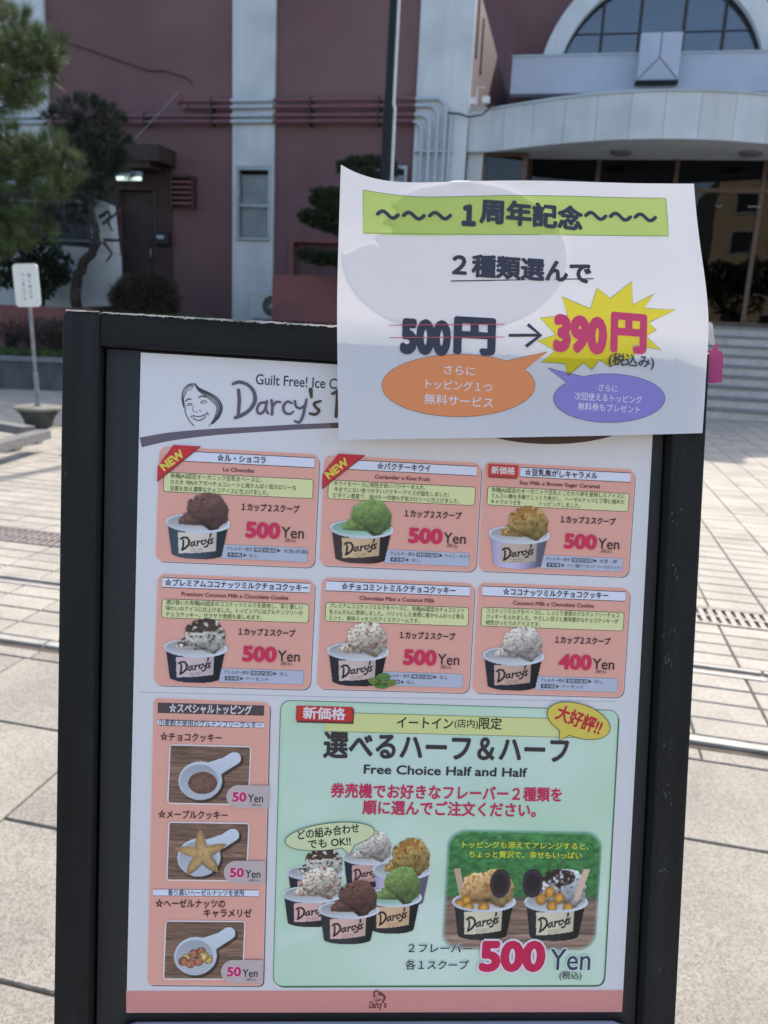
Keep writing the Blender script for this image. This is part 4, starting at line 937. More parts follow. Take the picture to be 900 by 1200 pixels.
# ------------------------------------------------------------------ the sign board (local x along the board, y up the board, z out of its face)
U_ = _n(np.array([0.95920269, 0.28219578, -0.01719716])); V_ = np.array([0.05053814, -0.18229721, -0.9819438]); V_ = _n(V_-U_*(U_@V_))
N_ = np.cross(U_, -V_); O_B = np.array([-0.32714553, 0.58092649, 1.36583961])
def frame(O, u, up, n):
    m = Matrix.Identity(4)
    for i in range(3): m[i][0] = u[i]; m[i][1] = up[i]; m[i][2] = n[i]; m[i][3] = O[i]
    return m
MB_ = frame(O_B, U_, -V_, N_)
def bp(x, y, w_=0.0008):
    r = ray(x, y); s = ((O_B+N_*w_-CAM)@N_)/(r@N_); P = CAM+r*s-O_B; return (P@U_, -(P@V_))
SL = -.0186
sign = empty('a_frame_sign', mw=MB_, label='black wooden A-frame sign board with worn, sunlit-tinted top edge holding the ice cream menu', cat='sign board')
def spart(name, fn, material, parent=None):
    q = MB(); fn(q); return q.build(name, material, parent or sign)
def xy_prism(q, pts, z0, z1): q.prism_xy(pts, z0, z1)
GB = -1.395
def stile(x0t, x1t, top0, top1):
    q = MB(); yb = GB; b = .0012
    P = [(x0t+SL*yb, yb), (x1t+SL*yb, yb), (x1t, top1), (x0t+.004, top0), (x0t+.001, top0-.0015), (x0t, top0-.005)]
    q.prism_xy(P, -.022, .010); o = q.build('stile', M_BLACKV, sign); return o
def bevel(o, wd=.0012):
    m_ = o.modifiers.new('edge', 'BEVEL'); m_.width = wd; m_.segments = 2; m_.limit_method = 'ANGLE'; m_.angle_limit = radians(40)
bevel(stile(-.0577, -.0298, .0272, .0275)); bevel(stile(.4318, .4604, .0310, .0255))
r_ = spart('top_rail', lambda q: q.prism_xy([(-.0293, .0022), (.4313, .0022), (.4313, .0308), (-.0293, .0277)], -.022, .0090), M_BLACK); bevel(r_, .0008)
# splintered bare edge along the top; pale colour also stands in for sunlit rim
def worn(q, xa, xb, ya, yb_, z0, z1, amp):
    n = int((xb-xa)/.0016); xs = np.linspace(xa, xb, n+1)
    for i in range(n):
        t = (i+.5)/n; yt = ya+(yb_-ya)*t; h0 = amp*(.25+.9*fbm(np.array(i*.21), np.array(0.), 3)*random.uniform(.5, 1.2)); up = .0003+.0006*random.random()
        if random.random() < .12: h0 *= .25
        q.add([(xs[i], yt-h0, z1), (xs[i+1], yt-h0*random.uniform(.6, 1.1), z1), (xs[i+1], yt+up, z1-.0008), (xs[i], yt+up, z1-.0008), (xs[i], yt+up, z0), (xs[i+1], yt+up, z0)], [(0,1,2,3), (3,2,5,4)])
spart('worn_lit_edge', lambda q: (worn(q, -.0288, .43, .0277, .0308, -.02, .00935, .0019), worn(q, -.0555, -.0302, .0276, .0277, -.02, .0103, .0013)), M_WORN_LIT, r_)
spart('chipped_glint', lambda q: (worn(q, .4322, .4595, .0312, .0265, -.02, .0103, .0028)), M_WORN_LIT, r_)  # pale chips stand in for the sun glint on this corner
spart('back_panel', lambda q: q.prism_xy([(-.0263+SL*-1.2, -1.2), (.4290+SL*-1.2, -1.2), (.4290, .0012), (-.0263, .0012)], -.006, 0), M_PANEL)
spart('light_stop_board', lambda q: q.prism_xy([(-.034+SL*-1.2, -1.2), (.434+SL*-1.2, -1.2), (.434, .015), (-.034, .015)], -.030, -.0225), M_PANEL)  # added behind the panel gap to keep sun from leaking through
spart('bottom_rail', lambda q: q.prism_xy([(-.03-SL*1.2, -1.26), (.431-SL*1.2, -1.26), (.431-SL*1.2, -1.203), (-.03-SL*1.2, -1.203)], -.022, .008), M_BLACK)
# rear half of the A frame
q = MB(); Mi = MB_.inverted()
for xx in (-.045, .447):
    a = Vector((xx, .012, -.045)); wpt = MB_@Vector((xx+.02, -1.39, 0)); b_ = Mi@Vector((wpt.x-N_[0]*.5, wpt.y-N_[1]*.5+.0, 0.0))
    q.tube([a, b_], .016, 4)
q.build('rear_leg', M_BLACKV, sign)
spart('hinge', lambda q: (q.tube([(.03,.018,-.036),(.09,.018,-.036)], .007, 10), q.tube([(.33,.018,-.036),(.39,.018,-.036)], .007, 10)), M_IRON)
# scuffs on the frame
sc = Sheet(bp)
def scuff(x, y, n_, sp, w_, c):
    for _ in range(n_):
        a = rng.uniform(0, pi); px_, py_ = x+rng.normal(0, sp), y+rng.normal(0, sp*1.6); l = rng.uniform(1.5, 5)
        sc.ribbon([(px_, py_), (px_+l*.4*cos(a), py_+l*abs(sin(a)))], w_*rng.uniform(.4, 1), c, rng.integers(0, 4), joints=False)
for (x, y, n_, sp) in ((786,604,5,4),(783,665,6,3),(780,740,7,4),(777,770,12,3),(776,925,8,4),(773,1010,7,3),(768,1130,6,4),(778,870,4,5),(75,530,4,2),(73,640,3,3),(77,548,2,3)):
    scuff(x, y, n_, sp, .0006, (120,118,112))
sc.ribbon([(63,467),(68,464),(78,461)], .0004, (120,122,124), 2, smooth=True)
tag(sc.build('scuff_marks', sign, lift=.0103), kind='stuff')
# lower acrylic pocket
pk = Sheet(bp); a = bp(141, 1196); b_ = bp(735, 1189.5)
pkt = spart('acrylic_pocket', lambda q: [q.tube([(a[0]+.004, a[1]-.50, .006), (a[0], a[1]-.012, .006), (a[0]+.004, a[1]-.003, .006), (a[0]+.014, a[1], .006), (b_[0]-.014, a[1]+.0, .006), (b_[0]-.003, a[1]-.004, .006), (b_[0], a[1]-.014, .006), (b_[0]+.006, a[1]-.50, .006)], .0022, 8)], M_ACR)
spart('pocket_sheet', lambda q: q.box(a[0]+.003, b_[0]-.003, a[1]-.49, a[1]-.003, .0035, .004), M_POSTER2, pkt)

# pink sheet tied behind the right stile
pk_ = empty('pink_tag', mw=MB_@Matrix.Translation((.45, .0, -.10)), label='bright pink plastic sheet tied behind the top right corner of the sign', cat='plastic sheet')
def cam_local(x, y, mw, depth):
    r = ray(x, y); P = CAM+r/np.linalg.norm(r)*depth; return mw.inverted()@Vector(P)
MWp = pk_.matrix_world.copy(); D_ = float(np.linalg.norm(O_B+U_*.450-V_*(-.005)+N_*-.034-CAM))
def quad(q, pts, th=.003):
    L = [cam_local(x, y, MWp, D_) for x, y in pts]; n = len(L); nrm = (L[1]-L[0]).cross(L[2]-L[0]).normalized()*th
    q.add([tuple(v) for v in L]+[tuple(v+nrm) for v in L], [tuple(range(n)), tuple(range(2*n-1, n-1, -1))]+[(i, i+n, (i+1) % n+n, (i+1) % n) for i in range(n)])
q = MB(); quad(q, [(812,410),(845,411),(848,416),(847,430),(846,448),(836,449),(812,448)]); q.build('sheet', M_PINK, pk_)
q = MB(); quad(q, [(831,377),(835,379),(837,393),(838,404),(832,404),(828,396)], .01); q.build('clear_tie', M_STRAP, pk_)
q = MB(); quad(q, [(834,412),(836,405),(841,402),(842,412)]); q.build('strap', M_PINK, pk_)

# ------------------------------------------------------------------ the menu poster
PO = empty('menu_poster', mw=MB_@Matrix.Translation((0, 0, .0006)), label='large printed ice cream menu poster with pink price cards and a green panel', cat='poster')
def pp(x, y): return bp(x, y, .0010)
q = MB(); q.prism_xy([pp(148,1187), pp(729,1186), pp(768,450), pp(165,413)], 0, .0003); q.build('paper', M_PAPER, PO)
L0 = .0004
DK = (52,42,46); RED = (222,52,92); PINK = (245,176,156); CREAM = (236,234,170); WHT = (236,234,244)
hd = Sheet(pp)
BR_GLARE = (104,92,102)  # dark brown print with glare mixed into its colour
hd.ribbon([(165,518.5),(200,511.6),(250,506.3),(300,503.2),(350,500.3),(400,498.2)], [.0080,.0066,.0052,.0044,.0042,.0042], (112,100,108), 1, smooth=True, joints=False)
hd.ribbon([(388,498.8),(425,498),(500,497),(600,498)], [.0042,.004,.004,.004], (92,64,54), 2, smooth=True, joints=False)
hd.build('header_swoosh', PO, lift=L0); hd = Sheet(pp)
hd.poly([(645+100*cos(t), 489+31.5*sin(t)) for t in np.linspace(0, 2*pi, 48)[:-1]], (84,64,54), 3)
hd.build('header_oval', PO, lift=L0); hd = Sheet(pp)
hd.ribbon([(162,811),(400,817),(722,822)], .0004, (176,176,190), 1, joints=False)
hd.build('paper_seam', PO, lift=L0)
lg = Sheet(pp)
def S4(pts): return [(200+x/4.5, 430+y/4.5) for x, y in pts]
zz = [1]
def st(pts, wd, col=BR_GLARE, s=None, smooth=True):
    zz[0] += .8; lg.ribbon(S4(pts), wd, col, zz[0] % 20, smooth=smooth)
DB = (84,62,54)
st([(328,90),(362,80),(405,94),(438,130),(444,180),(418,225),(378,253),(340,268)], [.0022,.0028,.0026,.0028,.0032,.0028,.003,.0026]); st([(358,122),(362,180),(356,258)], [.0026,.0028,.0024])
st([(500,188),(472,192),(456,222),(465,246),(488,238),(503,210)], .0020); st([(508,182),(502,222),(516,248)], [.0022,.002,.0016])
st([(532,176),(536,215),(534,252)], .0021); st([(537,212),(555,186),(578,186)], .0019)
st([(640,192),(615,183),(594,210),(602,240),(628,248),(648,235)], [.0016,.002,.0022,.002,.0018,.0014])
st([(655,180),(662,210),(685,218),(705,205)], .002); st([(716,172),(708,212),(696,262),(678,292),(655,286)], [.002,.0022,.0022,.0022,.0018])
st([(738,120),(742,160)], [.0034,.0022], DB); st([(792,180),(758,192),(764,212),(782,230),(764,250),(734,246)], [.0016,.0024,.0024,.0024,.0022,.0022], DB)
st([(852,142),(880,128)], .0022, DB); st([(880,126),(878,190),(872,262)], [.003,.003,.0026], DB)
st([(896,150),(920,140),(948,190),(930,250),(905,230),(900,180)], .0026, DB)
lg.build('brand_name', PO, lift=L0+.0004)
ft = Sheet(pp); ft.text('Guilt Free! Ice Cream', 300, 424, 447.6, 12.5, (70,62,70), 1, bold=.012, shear=.0, latin=True, rot=0)
ft.build('slogan', PO, lift=L0)
lo = Sheet(pp)
def face(S_, tf, k, col):
    z = [1]
    def r(pts, w_): z[0] += 1; S_.ribbon([tf(*p) for p in pts], w_*k, col, z[0] % 14, smooth=True)
    for d in (0, 8, 16): r([(118-d*.1,88+d*.7),(88+d*.5,97+d*.7),(64+d,130+d*.4),(60+d*.5,170),(68+d*.3,212-d*1.2)], .0005 if d else .0008)
    for d in (0, 9, 18, 27): r([(128,88),(150-d*.2,112+d*.35),(200-d*.5,136+d*.7),(246-d*.9,165+d*.7),(271-d,212),(256-d*.8,262),(222-d*.3,298)], .0011 if d in (0, 9) else .0007)
    r([(75,200),(78,240),(98,282),(124,312)], .0006); r([(128,90),(118,105),(98,125)], .0004)
    r([(200,312),(222,292),(236,255)], .0005)
    r([(80,180),(92,170),(108,170)], .0009); r([(148,162),(165,154),(184,158)], .0009)
    r([(88,200),(100,192),(114,196)], .0007); r([(90,204),(102,203),(113,202)], .0005); r([(158,186),(174,178),(190,184)], .0007); r([(160,192),(176,191),(188,190)], .0005)
    r([(122,205),(116,225),(124,240)], .0004); r([(132,234),(140,240)], .0005); r([(152,226),(158,236)], .0005)
    r([(108,262),(120,258),(150,262),(186,250),(196,246)], .0007); r([(118,268),(136,280),(160,280),(184,262)], .0007); r([(112,258),(106,266)], .0005); r([(190,238),(202,252)], .0005)
face(lo, lambda x, y: (200+x/4.5, 430+y/4.5), 1.0, (74,66,74)); lo.build('face_logo', PO, lift=L0)

CARDS = [
 ((187,522.6),(368,665),'choc',C(64,78,88),C(222,205,190),'☆ル・ショコラ',(36,66.5),'Le Chocolat',(40,59.5),
  [('有機JAS認定オーガニック豆乳をベースに、',7.5,64.6),('カカオ 70%のアガベチョコレートと高たんぱく低カロリーな',7.5,86.5),('豆腐を加え濃厚なチョコアイスに仕上げました。',7.5,69)],'500','大豆(豆腐)','なし','new'),
 ((380,532.9),(557,670),'green',C(66,52,50),C(214,180,140),'☆パクチーキウイ',(33.5,67.4),'Coriander x Kiwi Fruit',(32.5,67.4),
  [('キウイをベースに相性が良いパクチーを入れ、',7,65),('今までにない食べやすいパクチーアイスが誕生しました!',7,80),('ビタミン豊富で、油分を一切使わず低カロリーに仕上げました。',7,87)],'500','りんご・キウイ','なし','new'),
 ((567,541),(736,676),'caramel',C(196,184,214),C(200,176,156),'☆豆乳焦がしキャラメル',(27,75),'Soy Milk x Brown Sugar Caramel',(24,77),
  [('有機JAS認定のオーガニック豆乳とこだわり卵を使用したアイスに',6,94),('てんさい糖を手鍋でじっくり焦がし、ヘーゼルナッツと丁寧に絡めた',6,94),('キャラメリゼを',6,25.6),('トッピングしました。',38,65)],'500','大豆・卵','ナッツ類(アーモンド・ヘーゼルナッツ)','price'),
 ((185,672),(363,808),'cookie',C(36,40,56),C(212,186,184),'☆プレミアムココナッツミルクチョコクッキー',(4.7,96),'Premium Coconut Milk x Chocolate Cookie',(15.5,83.5),
  [('選び抜いた有機JAS認定のココナッツミルクを使用し、深く優しい',6,93),('味わいのアイスに仕上げました。トッピングにはグルテンフリーの',6,93),('チョコクッキー。サクサク食感も楽しめます。',6,67)],'500','なし','アーモンド',''),
 ((377,676),(549,812),'mint',C(36,38,46),C(212,186,174),'☆チョコミントミルクチョコクッキー',(13,87.6),'Chocolate Mint x Coconut Milk',(25,74),
  [('プレミアムココナッツミルクをベースに、有機JAS認定のチョコミント',6,94),('をふんだんに使用しました。パリッとした食感に香からふわっと香る',6,94),('ミント、後味スッキリのアイスクリームです。',6,65)],'500','なし','なし','mint'),
 ((560,682),(730,817),'grey',C(34,38,48),C(206,168,148),'☆ココナッツミルクチョコクッキー',(16.5,85.6),'Coconut Milk x Chocolate Cookie',(23.5,76.5),
  [('ココナッツミルクをベースに、しっとり食感のグルテンフリーチョコ',6.5,93.5),('クッキーを入れました。やさしい甘さと風味豊かなチョコクッキーが',6.5,93.5),('相性ぴったりのアイスです。',6.5,42)],'400','なし','アーモンド','')]
CL = ['pink price card with a chocolate scoop in a grey-blue cup, top left of the poster','pink price card with a green scoop in a dark cup','pink price card with a golden scoop in a lilac cup','pink price card with cookie crumbs on white ice cream in a navy cup','pink price card with a mint sprig beside the cup','pink price card priced 400 Yen with a speckled scoop']
DESC_Y = (25.2, 30.6, 36.0, 36.0)
for ci, (tl, br, kind, body, label, title, tx, sub, sx, lines, price, a1, a2, mark) in enumerate(CARDS):
    A = pp(*tl); Bq = pp(*br)
    f_ = lambda x, y, A=A, Bq=Bq: (A[0]+(Bq[0]-A[0])*x/100, A[1]+(Bq[1]-A[1])*y/100)
    s = Sheet(f_)
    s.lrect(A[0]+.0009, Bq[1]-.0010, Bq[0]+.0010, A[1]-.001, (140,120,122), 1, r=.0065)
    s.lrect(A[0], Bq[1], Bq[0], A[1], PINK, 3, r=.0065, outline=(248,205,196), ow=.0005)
    if mark == 'new': s.text('◎', 3, 12, 5, 7, (246,196,186), 5)
    card = s.build('menu_card', PO, lift=L0, label=CL[ci])
    t = Sheet(f_); t.rect(24 if mark == 'price' else (14 if mark == 'new' else 3), 3.4, 97.2, 12, WHT, 1, outline=DK, ow=.0005); t.build('title_strip', card, lift=L0+.0004)
    d = Sheet(f_); d.rect(3.5, 22.4, 97, 39.2, CREAM, 1, r=.0022, outline=(70,74,50), ow=.0004); d.build('description_box', card, lift=L0+.0004)
    g = Sheet(f_); g.rect(41, 83, 95.6, 95.4, (196,198,212), 1, r=.0012, outline=(140,140,160), ow=.0002)
    for (yy, x0, x1) in ((86.4, 61.5, 75.5), (91.8, 45, 54)): g.rect(x0, yy-2, x1, yy+2, (84,84,98), 3)
    g.build('allergy_box', card, lift=L0+.0004)
    e = Sheet(f_)
    e.text(title, tx[0], tx[1], 7.7, 6.0, DK, 1, bold=.022); e.text(sub, sx[0], sx[1], 17.2, 3.6, (120,62,70), 1, bold=.02, latin=True)
    for i, (ln, a_, b_) in enumerate(lines): e.text(ln, a_, b_, DESC_Y[i], 4.2, (58,60,40), 1)
    e.text('１カップ２スクープ', 52.5, 89, 49.4, 6.4, (58,38,44), 1, bold=.03)
    e.text('アレルギー表示', 44.5, 60.5, 86.4, 3.3, (72,72,84), 1); e.text('特定27品目', 62.2, 75, 86.4, 3.0, (224,224,232), 1, bold=.01)
    e.text('▶', 76.2, 78.4, 86.4, 3, (60,60,70), 1); e.text(a1, 80, 80+min(len(a1)*2.9, 15.5), 86.4, 3.3, (72,72,84), 1)
    e.text('その他', 45.8, 53.4, 91.8, 3.0, (224,224,232), 1, bold=.01); e.text('▶', 55, 57, 91.8, 3, (60,60,70), 1); e.text(a2, 58.5, 58.5+min(len(a2)*2.9, 35.5), 91.8, 3.3, (72,72,84), 1)
    e.build('lettering', card, lift=L0+.0008)
    p = Sheet(f_); p.text(price, 55.5, 77.6, 68.7, 13.2, RED, 1, bold=.055, latin=True); p.text('Yen', 78.2, 92.6, 69.7, 10.2, (46,38,44), 1, latin=True, bold=.004); p.text('(税込)', 80.5, 87.5, 77, 3.4, (60,44,50), 1)
    p.build('price', card, lift=L0+.0008)
    im, al = paint_cup(kind, body, label, 104, 108)
    c_ = Sheet(f_); c_.picture(im, al, 4, 38.2, 47.5, 99.5, 1)
    if mark == 'mint':
        for (x, y, w_, h_, ro) in ((38,92,5,3.4,25),(43,88,5,4,-20),(47.5,93,4.5,3.2,-10),(42,95.5,5,3,5)):
            P = [(x+w_*cos(q_)*cos(radians(ro))-h_*sin(q_)*sin(radians(ro)), y+w_*cos(q_)*sin(radians(ro))+h_*sin(q_)*cos(radians(ro))) for q_ in np.linspace(0, 2*pi, 14)[:-1]]
            c_.poly(P, (92+int(x) % 3*16,138,70), 3); c_.ribbon([(x-w_*.7, y), (x+w_*.7, y)], .0003, (60,104,48), 5)
    c_.build('cup_picture', card, lift=L0+.0008)
    if mark == 'new':
        nb = Sheet(f_); nb.poly([(-.5,17.5),(8.8,-1.6),(25.4,-1.5),(-.5,30.8)], (214,50,56), 1); nb.ribbon([(25.4,-1.5),(-.5,30.8)], .0007, (120,40,44), 2, joints=False)
        xc_, yc_ = 8.2, 11.6; nb.text('NEW', xc_-8.2, xc_+8.2, yc_, 7.0, (236,214,90), 3, bold=.05, latin=True, rot=40)
        nb.build('new_banner', card, lift=L0+.0012)
    if mark == 'price':
        nb = Sheet(f_); nb.rect(3.4, 12.2, 22, 14.2, (150,70,66), 1); nb.rect(3, 1.8, 22.6, 12.6, (214,66,58), 2); nb.text('新価格', 5, 20.5, 7.3, 6.4, (240,226,220), 4, bold=.03); nb.build('new_price_tag', card, lift=L0+.0012)

# toppings panel
tp_ = Sheet(pp)
Pn = [(180,817.5),(316,823),(308,1155),(172.5,1154)]
def rquad(S_, P, col, z, r=.005, outline=None, ow=.0005, dx=0, dy=0):
    Q = [np.array(S_.px(*p))+np.array((dx, dy)) for p in P]; out = []
    for i in range(4):
        c_ = Q[i]; a_ = _n(Q[i-1]-c_)*r; b_ = _n(Q[(i+1) % 4]-c_)*r
        for t in np.linspace(0, 1, 6): out.append((1-t)**2*(c_+a_)+2*t*(1-t)*c_+t*t*(c_+b_))
    out = [tuple(o) for o in out][::-1]
    if outline: S_.ribbon(out+[out[0]], ow, outline, z+1, local=True, joints=False)
    S_.poly(out, col, z, local=True)
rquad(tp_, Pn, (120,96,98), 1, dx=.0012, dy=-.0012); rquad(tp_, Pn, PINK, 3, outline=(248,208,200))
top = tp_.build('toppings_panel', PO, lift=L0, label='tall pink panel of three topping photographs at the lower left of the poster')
for (x0, y0, x1, y1, cc, oo) in ((185.2,823.2,309.2,838.6,(92,74,74),None), (184.6,843.6,309.6,852.8,WHT,DK), (179.6,1041.6,303.4,1050.4,WHT,DK)):
    s = Sheet(pp); s.rect(x0, y0, x1, y1, cc, 1, outline=oo, ow=.0003); s.build('heading_strip', top, lift=L0+.0004)
s = Sheet(pp); s.text('☆スペシャルトッピング', 198.5, 295.5, 831, 10.4, (236,228,228), 1, bold=.03)
s.text('小麦粉不使用のグルテンフリークッキー', 186.5, 307, 848.2, 7.6, DK, 1, bold=.008); s.text('☆チョコクッキー', 188, 260, 864.0, 9.4, (66,40,44), 1, bold=.02)
s.text('☆メープルクッキー', 185.5, 267, 954.8, 9.4, (66,40,44), 1, bold=.02); s.text('香り高いヘーゼルナッツを使用', 197, 286, 1046, 6.6, DK, 1, bold=.006)
s.text('☆ヘーゼルナッツの', 182.5, 264, 1058.8, 9.4, (66,40,44), 1, bold=.02); s.text('キャラメリゼ', 239, 295, 1070, 9.4, (66,40,44), 1, bold=.02)
s.build('lettering', top, lift=L0+.0006)
for kind, (x0, y0, x1, y1), (tx0, ty0, tx1, ty1) in (('cookie', (199.6,872.7,291,942.5), (266,919,314.5,946.8)), ('star', (198.4,963.2,288.8,1031.7), (263,1007.6,310.5,1035)), ('nut', (194.6,1079,284.2,1146.7), (259.7,1123.8,307.5,1150.8))):
    s = Sheet(pp); im, al = paint_topping(kind)
    a_ = pp(x0, y0); b_ = pp(x1, y1); s.lrect(a_[0]-.0007, b_[1]-.0007, b_[0]+.0007, a_[1]+.0007, (246,232,228), 1, r=.0035)
    s.picture(im, al, x0, y0, x1, y1, 3); s.build('topping_photo', top, lift=L0+.0006)
    s = Sheet(pp); a_ = pp(tx0, ty0); b_ = pp(tx1, ty1); R_ = (a_[1]-b_[1])/2
    P = [(b_[0], b_[1]), (b_[0], a_[1])]+[(a_[0]+R_+R_*cos(t), (a_[1]+b_[1])/2+R_*sin(t)) for t in np.linspace(pi/2, 1.5*pi, 14)]
    s.poly(P, (206,186,180), 1, local=True)
    xm = tx0+6.5; ym = (ty0+ty1)/2
    s.text('50', xm, xm+16.5, ym, 10.6, (238,214,220), 2, bold=.085, latin=True); s.text('50', xm, xm+16.5, ym, 10.6, (214,42,110), 3, bold=.05, latin=True)
    s.text('Yen', xm+18, xm+36, ym+1.6, 9.4, (40,36,44), 3, latin=True, bold=.012); s.text('(税込)', xm+22.5, xm+34, ym+9.6, 3.2, (60,50,56), 3)
    s.build('price_tag', top, lift=L0+.0012)

# green half and half panel
g = Sheet(pp); Pg = [(329,820.5),(725,832.5),(707.5,1154.5),(320,1155.5)]
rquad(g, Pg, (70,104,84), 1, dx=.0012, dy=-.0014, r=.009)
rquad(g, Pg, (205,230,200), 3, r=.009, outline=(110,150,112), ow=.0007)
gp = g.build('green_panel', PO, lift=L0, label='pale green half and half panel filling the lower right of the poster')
w_, h_ = 300, 250; X, Y = np.meshgrid(np.linspace(0, 1, w_), np.linspace(0, 1, h_))
k = np.clip(fbm(X*2.2+Y*1.2, Y*3-X*1.6, 4, 3)*1.6-.35, 0, 1)[..., None]; k2 = np.clip(1-np.hypot((X-.42)/.55, (Y-.22)/.22), 0, 1)[..., None]
im = C(194,224,188)*(1-k)+C(228,240,222)*k; im = im*(1-k2*.45)+C(222,230,238)*k2*.45
st_ = np.exp(-((Y-(.86-.42*X+.3*X*X))/.035)**2)[..., None]*.35*(X < .75)[..., None]; im = im*(1-st_)+C(232,238,236)*st_
a_, b_ = pp(321, 821), pp(724, 1155); Uu = a_[0]+(b_[0]-a_[0])*X; Vv_ = a_[1]+(b_[1]-a_[1])*Y; cs_ = [pp(*p) for p in Pg]; ty = (Vv_-cs_[0][1])/(cs_[3][1]-cs_[0][1])
lx = cs_[0][0]+(cs_[3][0]-cs_[0][0])*ty; rx_ = cs_[1][0]+(cs_[2][0]-cs_[1][0])*ty; dx_ = np.minimum(Uu-lx, rx_-Uu); dy_ = np.minimum(cs_[0][1]-Vv_, Vv_-cs_[3][1])
r0 = .0075; al = (dx_ > .0012) & (dy_ > .0012) & (np.hypot(np.maximum(r0-dx_, 0), np.maximum(r0-dy_, 0)) < r0-.001)
s = Sheet(pp); s.picture(im, al.astype(float), 321, 821, 724, 1155, 1); s.build('panel_background', gp, lift=L0+.0003)
s = Sheet(pp); s.rect(380.5, 834.4, 672, 864, (226,226,150), 1, outline=(120,120,70), ow=.0004); s.text('イートイン', 465, 531, 847.3, 13, DK, 3, bold=.02); s.text('(店内)', 532.5, 560, 847.8, 9.5, DK, 3, bold=.012); s.text('限定', 561, 588, 848, 13, DK, 3, bold=.02)
s.build('eat_in_strip', gp, lift=L0+.0006)
s = Sheet(pp); s.rect(348.6, 828.6, 414.2, 848, (110,60,60), 1); s.rect(347.3, 826.4, 412.8, 845.4, (212,58,54), 2); s.text('新価格', 355, 405, 836, 13.2, (240,228,226), 4, bold=.03); s.build('new_price_tag', gp, lift=L0+.0010)
s = Sheet(pp); s.text('選べるハーフ＆ハーフ', 380.5, 668, 876.8, 29, (64,54,58), 1, bold=.034); s.text('Free Choice Half and Half', 427, 618.5, 902.8, 10.6, (58,48,52), 1, bold=.022, latin=True)
s.text('券売機でお好きなフレーバー２種類を', 389, 660, 929, 15.6, (214,48,92), 1, bold=.03); s.text('順に選んでご注文ください。', 425.6, 629, 948, 15.6, (214,48,92), 1, bold=.03)
s.build('lettering', gp, lift=L0+.0007)
def bubble(S_, cx, cy, rx, ry, rot, tail, tipp, col, z, oc, ow):
    P = []; a0, a1 = [radians(t) for t in tail]; c_, s_ = cos(radians(rot)), sin(radians(rot))
    for t in np.linspace(a1, a0+2*pi, 60): x, y = rx*cos(t), ry*sin(t); P.append((cx+x*c_-y*s_, cy+x*s_+y*c_))
    P.append(tipp); S_.ribbon(P+[P[0]], ow, oc, z+1, joints=False); S_.poly(P, col, z)
s = Sheet(pp); bubble(s, 677.5, 844, 38, 19.5, 18, (98,118), (655,867), (232,206,92), 1, (110,84,50), .0006); s.text('大好評!!', 650, 706, 843.5, 17.5, (206,44,60), 4, bold=.035, rot=-19); s.build('popular_bubble', gp, lift=L0+.0014)
s = Sheet(pp); bubble(s, 386.5, 979, 52.5, 15.5, -7, (58,76), (409.5,1000), (224,228,176), 1, (70,72,56), .0005); s.text('どの組み合わせ', 349, 421, 973.5, 10.6, (40,36,36), 4, bold=.02, rot=8); s.text('でも OK!!', 361, 411, 986.5, 10.6, (40,36,36), 4, bold=.02, rot=6)
s.build('speech_bubble', gp, lift=L0+.0018)
CU = [('grey', C(36,38,52), C(206,160,150), (400.4,972.8,460.5,1043)), ('cookie', C(34,38,54), C(206,160,150), (334.4,992,404,1060)), ('caramel', C(200,184,214), C(206,170,150), (435.7,981,505.5,1066)),
      ('mint', C(42,42,50), C(222,176,166), (329.5,1014,402.5,1089)), ('green', C(42,46,46), C(222,180,140), (428,1014,494,1097)), ('choc', C(52,54,56), C(222,180,164), (372,1030,444.5,1109))]
for i, (kind, body, label, bx_) in enumerate(CU):
    im, al = paint_cup(kind, body, label, 130, 135); s = Sheet(pp)
    if i in (2, 4, 5): 
        e_ = Sheet(pp); xc, yb_ = (bx_[0]+bx_[2])/2+3, bx_[3]-4
    s.picture(im, al, *bx_, 1+i*3); s.build('cup_picture', gp, lift=L0+.0007)
s = Sheet(pp); w_, h_ = 190, 160; X, Y = np.meshgrid(np.linspace(0, 100, w_), np.linspace(0, 84, h_))
gr_ = C(74,132,74)[None, None]*(.7+.7*fbm(X/3, Y/1.8, 3)[..., None])*(1-.15*(Y/60)[..., None])
wd = paint_wood(X*1.0, Y, 8, C(138,110,96)); im = np.where((Y > 47)[..., None], wd, gr_); im = np.where((np.abs(Y-47) < .8)[..., None], C(110,100,84), im)
x = np.abs(X-50)-50+13; y = np.abs(Y-42)-42+13; dd = np.hypot(np.maximum(x, 0), np.maximum(y, 0))-13; fade = np.clip(-dd/2.6, 0, 1)[..., None]
im = im*fade+C(172,208,192)*(1-fade); s.picture(im, (dd < 0).astype(float), 524.5, 971, 698, 1114, 1)
for bx_, tpp, kd in (((529,1017,604,1105), 'L', 'peach'), ((613.5,1017,688,1106), 'R', 'white')):
    im, al = paint_cup(kd, C(44,44,44), C(220,206,176), 100, 104, tpp); s.picture(im, al, *bx_, 4)
s.build('garden_photo', gp, lift=L0+.0008)
s = Sheet(pp); s.text('トッピングも添えてアレンジすると、', 542, 690, 990, 7.6, (232,224,70), 1, bold=.02); s.text('ちょっと贅沢で、幸せもいっぱい', 549.5, 681.5, 1001, 7.6, (232,224,70), 1, bold=.02)
for c_, z, bd in (((226,240,232), 1, .06), ((40,38,40), 2, .018)):
    s.text('２フレーバー', 478.5, 552.5, 1110.4, 10.6, c_, z, bold=bd); s.text('各１スクープ', 475, 549, 1130, 10.6, c_, z, bold=bd)
for c_, z, bd in (((240,226,230), 1, .115), ((214,36,84), 3, .06)): s.text('500', 561.5-(z == 1)*2, 639+(z == 1)*2, 1118.6, 33, c_, z, bold=bd, latin=True)
